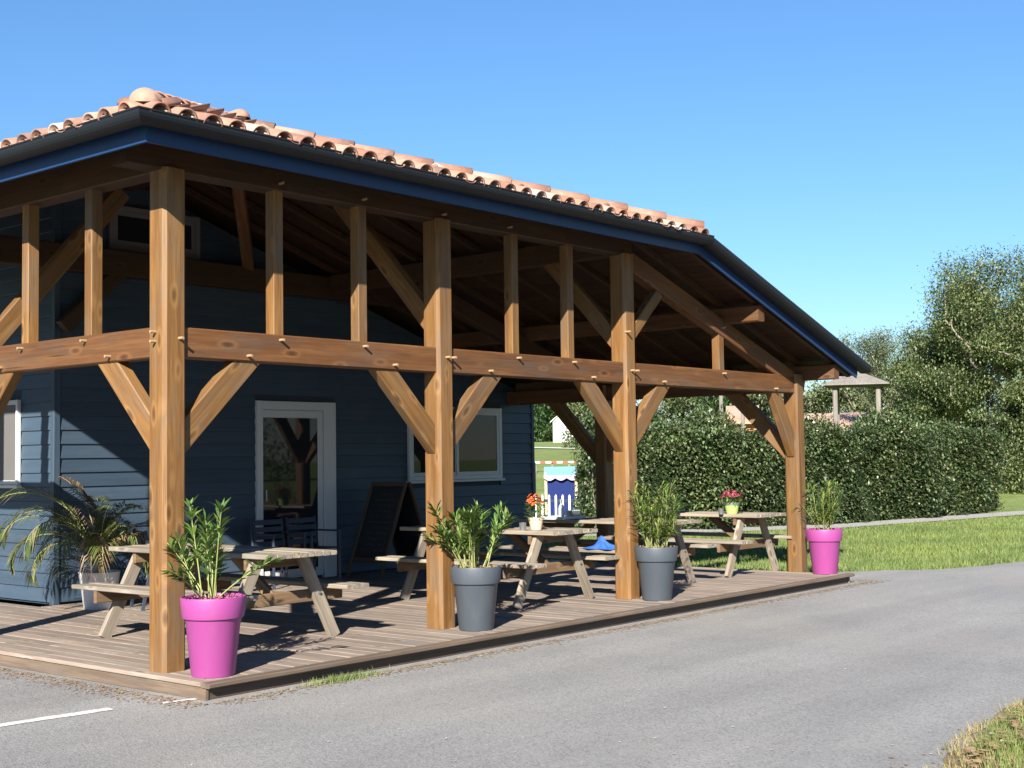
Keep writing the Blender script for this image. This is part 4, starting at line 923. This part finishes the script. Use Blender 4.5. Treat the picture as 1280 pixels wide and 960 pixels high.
def tower(px, px2, py_e, py_a, dist, label, posts=True):
    s = dist/FPX; c0 = at((px+px2)/2, py_e, dist); gz = ground_z(c0.x, c0.y); t = empty('play_tower', (c0.x, c0.y, gz), R(24)); tag(t, label, 'play tower')
    he = c0.z-gz; ha = at((px+px2)/2, py_a, dist).z-gz; w = (px2-px)*s/2*.92; pw = w*.66
    for a, b in ((-1, -1), (1, -1), (1, 1), (-1, 1)): beam('post', (a*pw, b*pw, 0), (a*pw, b*pw, he-.02), .15, .15, M['greywood'], t, (1, 0, 0), .03)
    V = [(-w, -w, he), (w, -w, he), (w, w, he), (-w, w, he), (0, 0, ha)]
    for k in range(4): slab('roof_panel', [V[k], V[(k+1) % 4], V[4]], .04, M['greywood'], t)
    box('platform', (-pw-.1, -pw-.1, 1.35), (pw+.1, pw+.1, 1.45), M['greywood'], t)
    for b in (-1, 1): box('rail', (-pw, b*pw-.03, 2.15), (pw, b*pw+.03, 2.27), M['greywood'], t)
    box('panel', (-pw-.05, -pw*.9, 1.46), (-pw-.02, pw*.9, 2.1), M['red'], t)
    return t
tower(1030, 1112, 481, 463, 44, 'grey wooden play tower with pyramid roof above the hedge')
pp = empty('swing_frame', tuple(at(916, 560, 47).xy)+(ZG,), R(25)); pp.location.z = ground_z(pp.location.x, pp.location.y); tag(pp, 'pair of grey wooden swing frame posts beyond the hedge', 'swing frame')
for b in (-.37, .37): beam('post', (0, b, 0), (0, b, 3.5), .13, .13, M['greywood'], pp, (1, 0, 0), .03)
box('crossbar', (-.05, -.6, 3.5), (.05, .6, 3.6), M['greywood'], pp)
def house(px0, px1, py_r, dist, label, seed, depth=7, walls='whitewall'):
    s = dist/FPX; c0 = at((px0+px1)/2, py_r, dist); gz = ground_z(c0.x, c0.y); dirv = math.atan2((at(px1, 560, dist)-at(px0, 560, dist)).y, (at(px1, 560, dist)-at(px0, 560, dist)).x)
    t = empty('far_house', (c0.x, c0.y, gz-.1), dirv); tag(t, label, 'house'); L = (px1-px0)*s/2; hr = c0.z-gz+.1; he = hr-.75
    pyd('wall', [(-L+.3, -depth/2+.4, 0), (L-.3, -depth/2+.4, 0), (L-.3, depth/2-.4, 0), (-L+.3, depth/2-.4, 0), (-L+.3, -depth/2+.4, he), (L-.3, -depth/2+.4, he), (L-.3, depth/2-.4, he), (-L+.3, depth/2-.4, he), (-L+.3, 0, hr-.05), (L-.3, 0, hr-.05)],
        [(0, 1, 5, 4), (1, 2, 6, 9, 5), (2, 3, 7, 6), (3, 0, 4, 8, 7)], M[walls], t)
    for sg in (-1, 1): slab('roof', [(-L, 0, hr), (L, 0, hr), (L, sg*depth/2, he-.08), (-L, sg*depth/2, he-.08)], .1, M['rosy'], t)
    for x in (-L*.5, L*.4): box('window', (x-.5, -depth/2+.36, .9), (x+.5, -depth/2+.398, 2.0), M['brown'], t)
house(985, 1120, 516, 72, 'low pale tiled house beyond the play tower', 1, 6)
house(908, 948, 507, 64, 'small pink roofed house between the grey poles', 2, 5)
qq = Vector((28, -52, 0)); hz_ = empty('lane_house', (qq.x, qq.y, ground_z(qq.x, qq.y)-.05), R(8)); tag(hz_, 'cream house across the lane mirrored in the door glass', 'house')
pyd('wall', [(-6, -3, 0), (6, -3, 0), (6, 3, 0), (-6, 3, 0), (-6, -3, 2.7), (6, -3, 2.7), (6, 3, 2.7), (-6, 3, 2.7), (-6, 0, 4), (6, 0, 4)], [(0, 1, 5, 4), (1, 2, 6, 9, 5), (2, 3, 7, 6), (3, 0, 4, 8, 7)], M['whitewall'], hz_)
for sg in (-1, 1): slab('roof', [(-6.4, 0, 4.12), (6.4, 0, 4.12), (6.4, sg*3.6, 2.6), (-6.4, sg*3.6, 2.6)], .1, M['rosy'], hz_)
# picket fence, play kiosk, red and white rail
q0 = at(670, 640, 31); q1 = at(752, 640, 30.2); L = (q1.xy-q0.xy).length; fe = empty('picket_fence', (q0.x, q0.y, ZG), math.atan2(q1.y-q0.y, q1.x-q0.x)); tag(fe, 'low white picket fence on dark rails beyond the house', 'fence')
for z in (.2, .56): box('rail', (-.1, .012, z), (L, .05, z+.07), M['navy'], fe)
for k in range(int(L/.178)):
    x = k*.178; h = .70; pyd('picket', [(x-.022, -.012, .03), (x+.022, -.012, .03), (x+.022, -.012, h), (x, -.012, h+.04), (x-.022, -.012, h), (x-.022, .011, .03), (x+.022, .011, .03), (x+.022, .011, h), (x, .011, h+.04), (x-.022, .011, h)], [(0, 1, 2, 3, 4), (9, 8, 7, 6, 5), (0, 5, 6, 1), (1, 6, 7, 2), (2, 7, 8, 3), (3, 8, 9, 4), (4, 9, 5, 0)], M['whitewall'], fe)
for x in (-.1, 1.12): box('post', (x-.04, .051, 0), (x+.04, .13, 1.5), M['navy'], fe)
kq = at(701, 583, 36); kr = at(720, 583, 36); ks = empty('play_kiosk', (kq.x, kq.y, ZG-.02), math.atan2((kr-kq).y, (kr-kq).x)); tag(ks, 'small blue play kiosk with scalloped lilac awning behind the fence', 'play kiosk')
hw = .36
for x in (-hw-.05, hw+.05):
    for y in (-.25, .25): box('post', (x-.03, y-.03, 0), (x+.03, y+.03, 1.22), M['terra'], ks)
box('counter', (-hw, -.24, .03), (hw, -.21, .98), M['royal'], ks); box('back', (-hw, .2, .42), (hw, .23, 1.2), M['royal'], ks)
slab('awning', [(-hw-.1, .34, 1.36), (hw+.1, .34, 1.36), (hw+.1, -.36, 1.14), (-hw-.1, -.36, 1.14)][::-1], .02, M['aqua'], ks)
n = 24; V = []; 
for k in range(n+1):
    x = -hw-.1+(2*hw+.2)*k/n; V += [(x, -.365, 1.13), (x, -.365, 1.06-.07*abs(math.sin(math.pi*k/8)))]
pyd('valance', V+[(a, b+.012, c) for a, b, c in V], [(2*k, 2*k+1, 2*k+3, 2*k+2) for k in range(n)]+[(2*(n+1)+2*k, 2*(n+1)+2*k+2, 2*(n+1)+2*k+3, 2*(n+1)+2*k+1) for k in range(n)], M['lilac'], ks)
rq = at(668, 579, 52); rr_ = at(735, 579, 52); rl = empty('striped_barrier', (rq.x, rq.y, ground_z(rq.x, rq.y)), math.atan2((rr_-rq).y, (rr_-rq).x)); tag(rl, 'low red and white striped barrier on the far lawn', 'barrier')
Lb = (rr_.xy-rq.xy).length; zt = rq.z-rl.location.z
for k in range(int(Lb/.22)): box('stripe_board', (k*.22+.002, -.03, zt-.01), (k*.22+.218, .03, zt+.06), M['red' if k % 2 and k < 9 else 'whitewall'], rl)
for k in range(4): box('post', (k*Lb/3.2, .031, -.1), (k*Lb/3.2+.08, .11, zt), M['greywood'], rl)
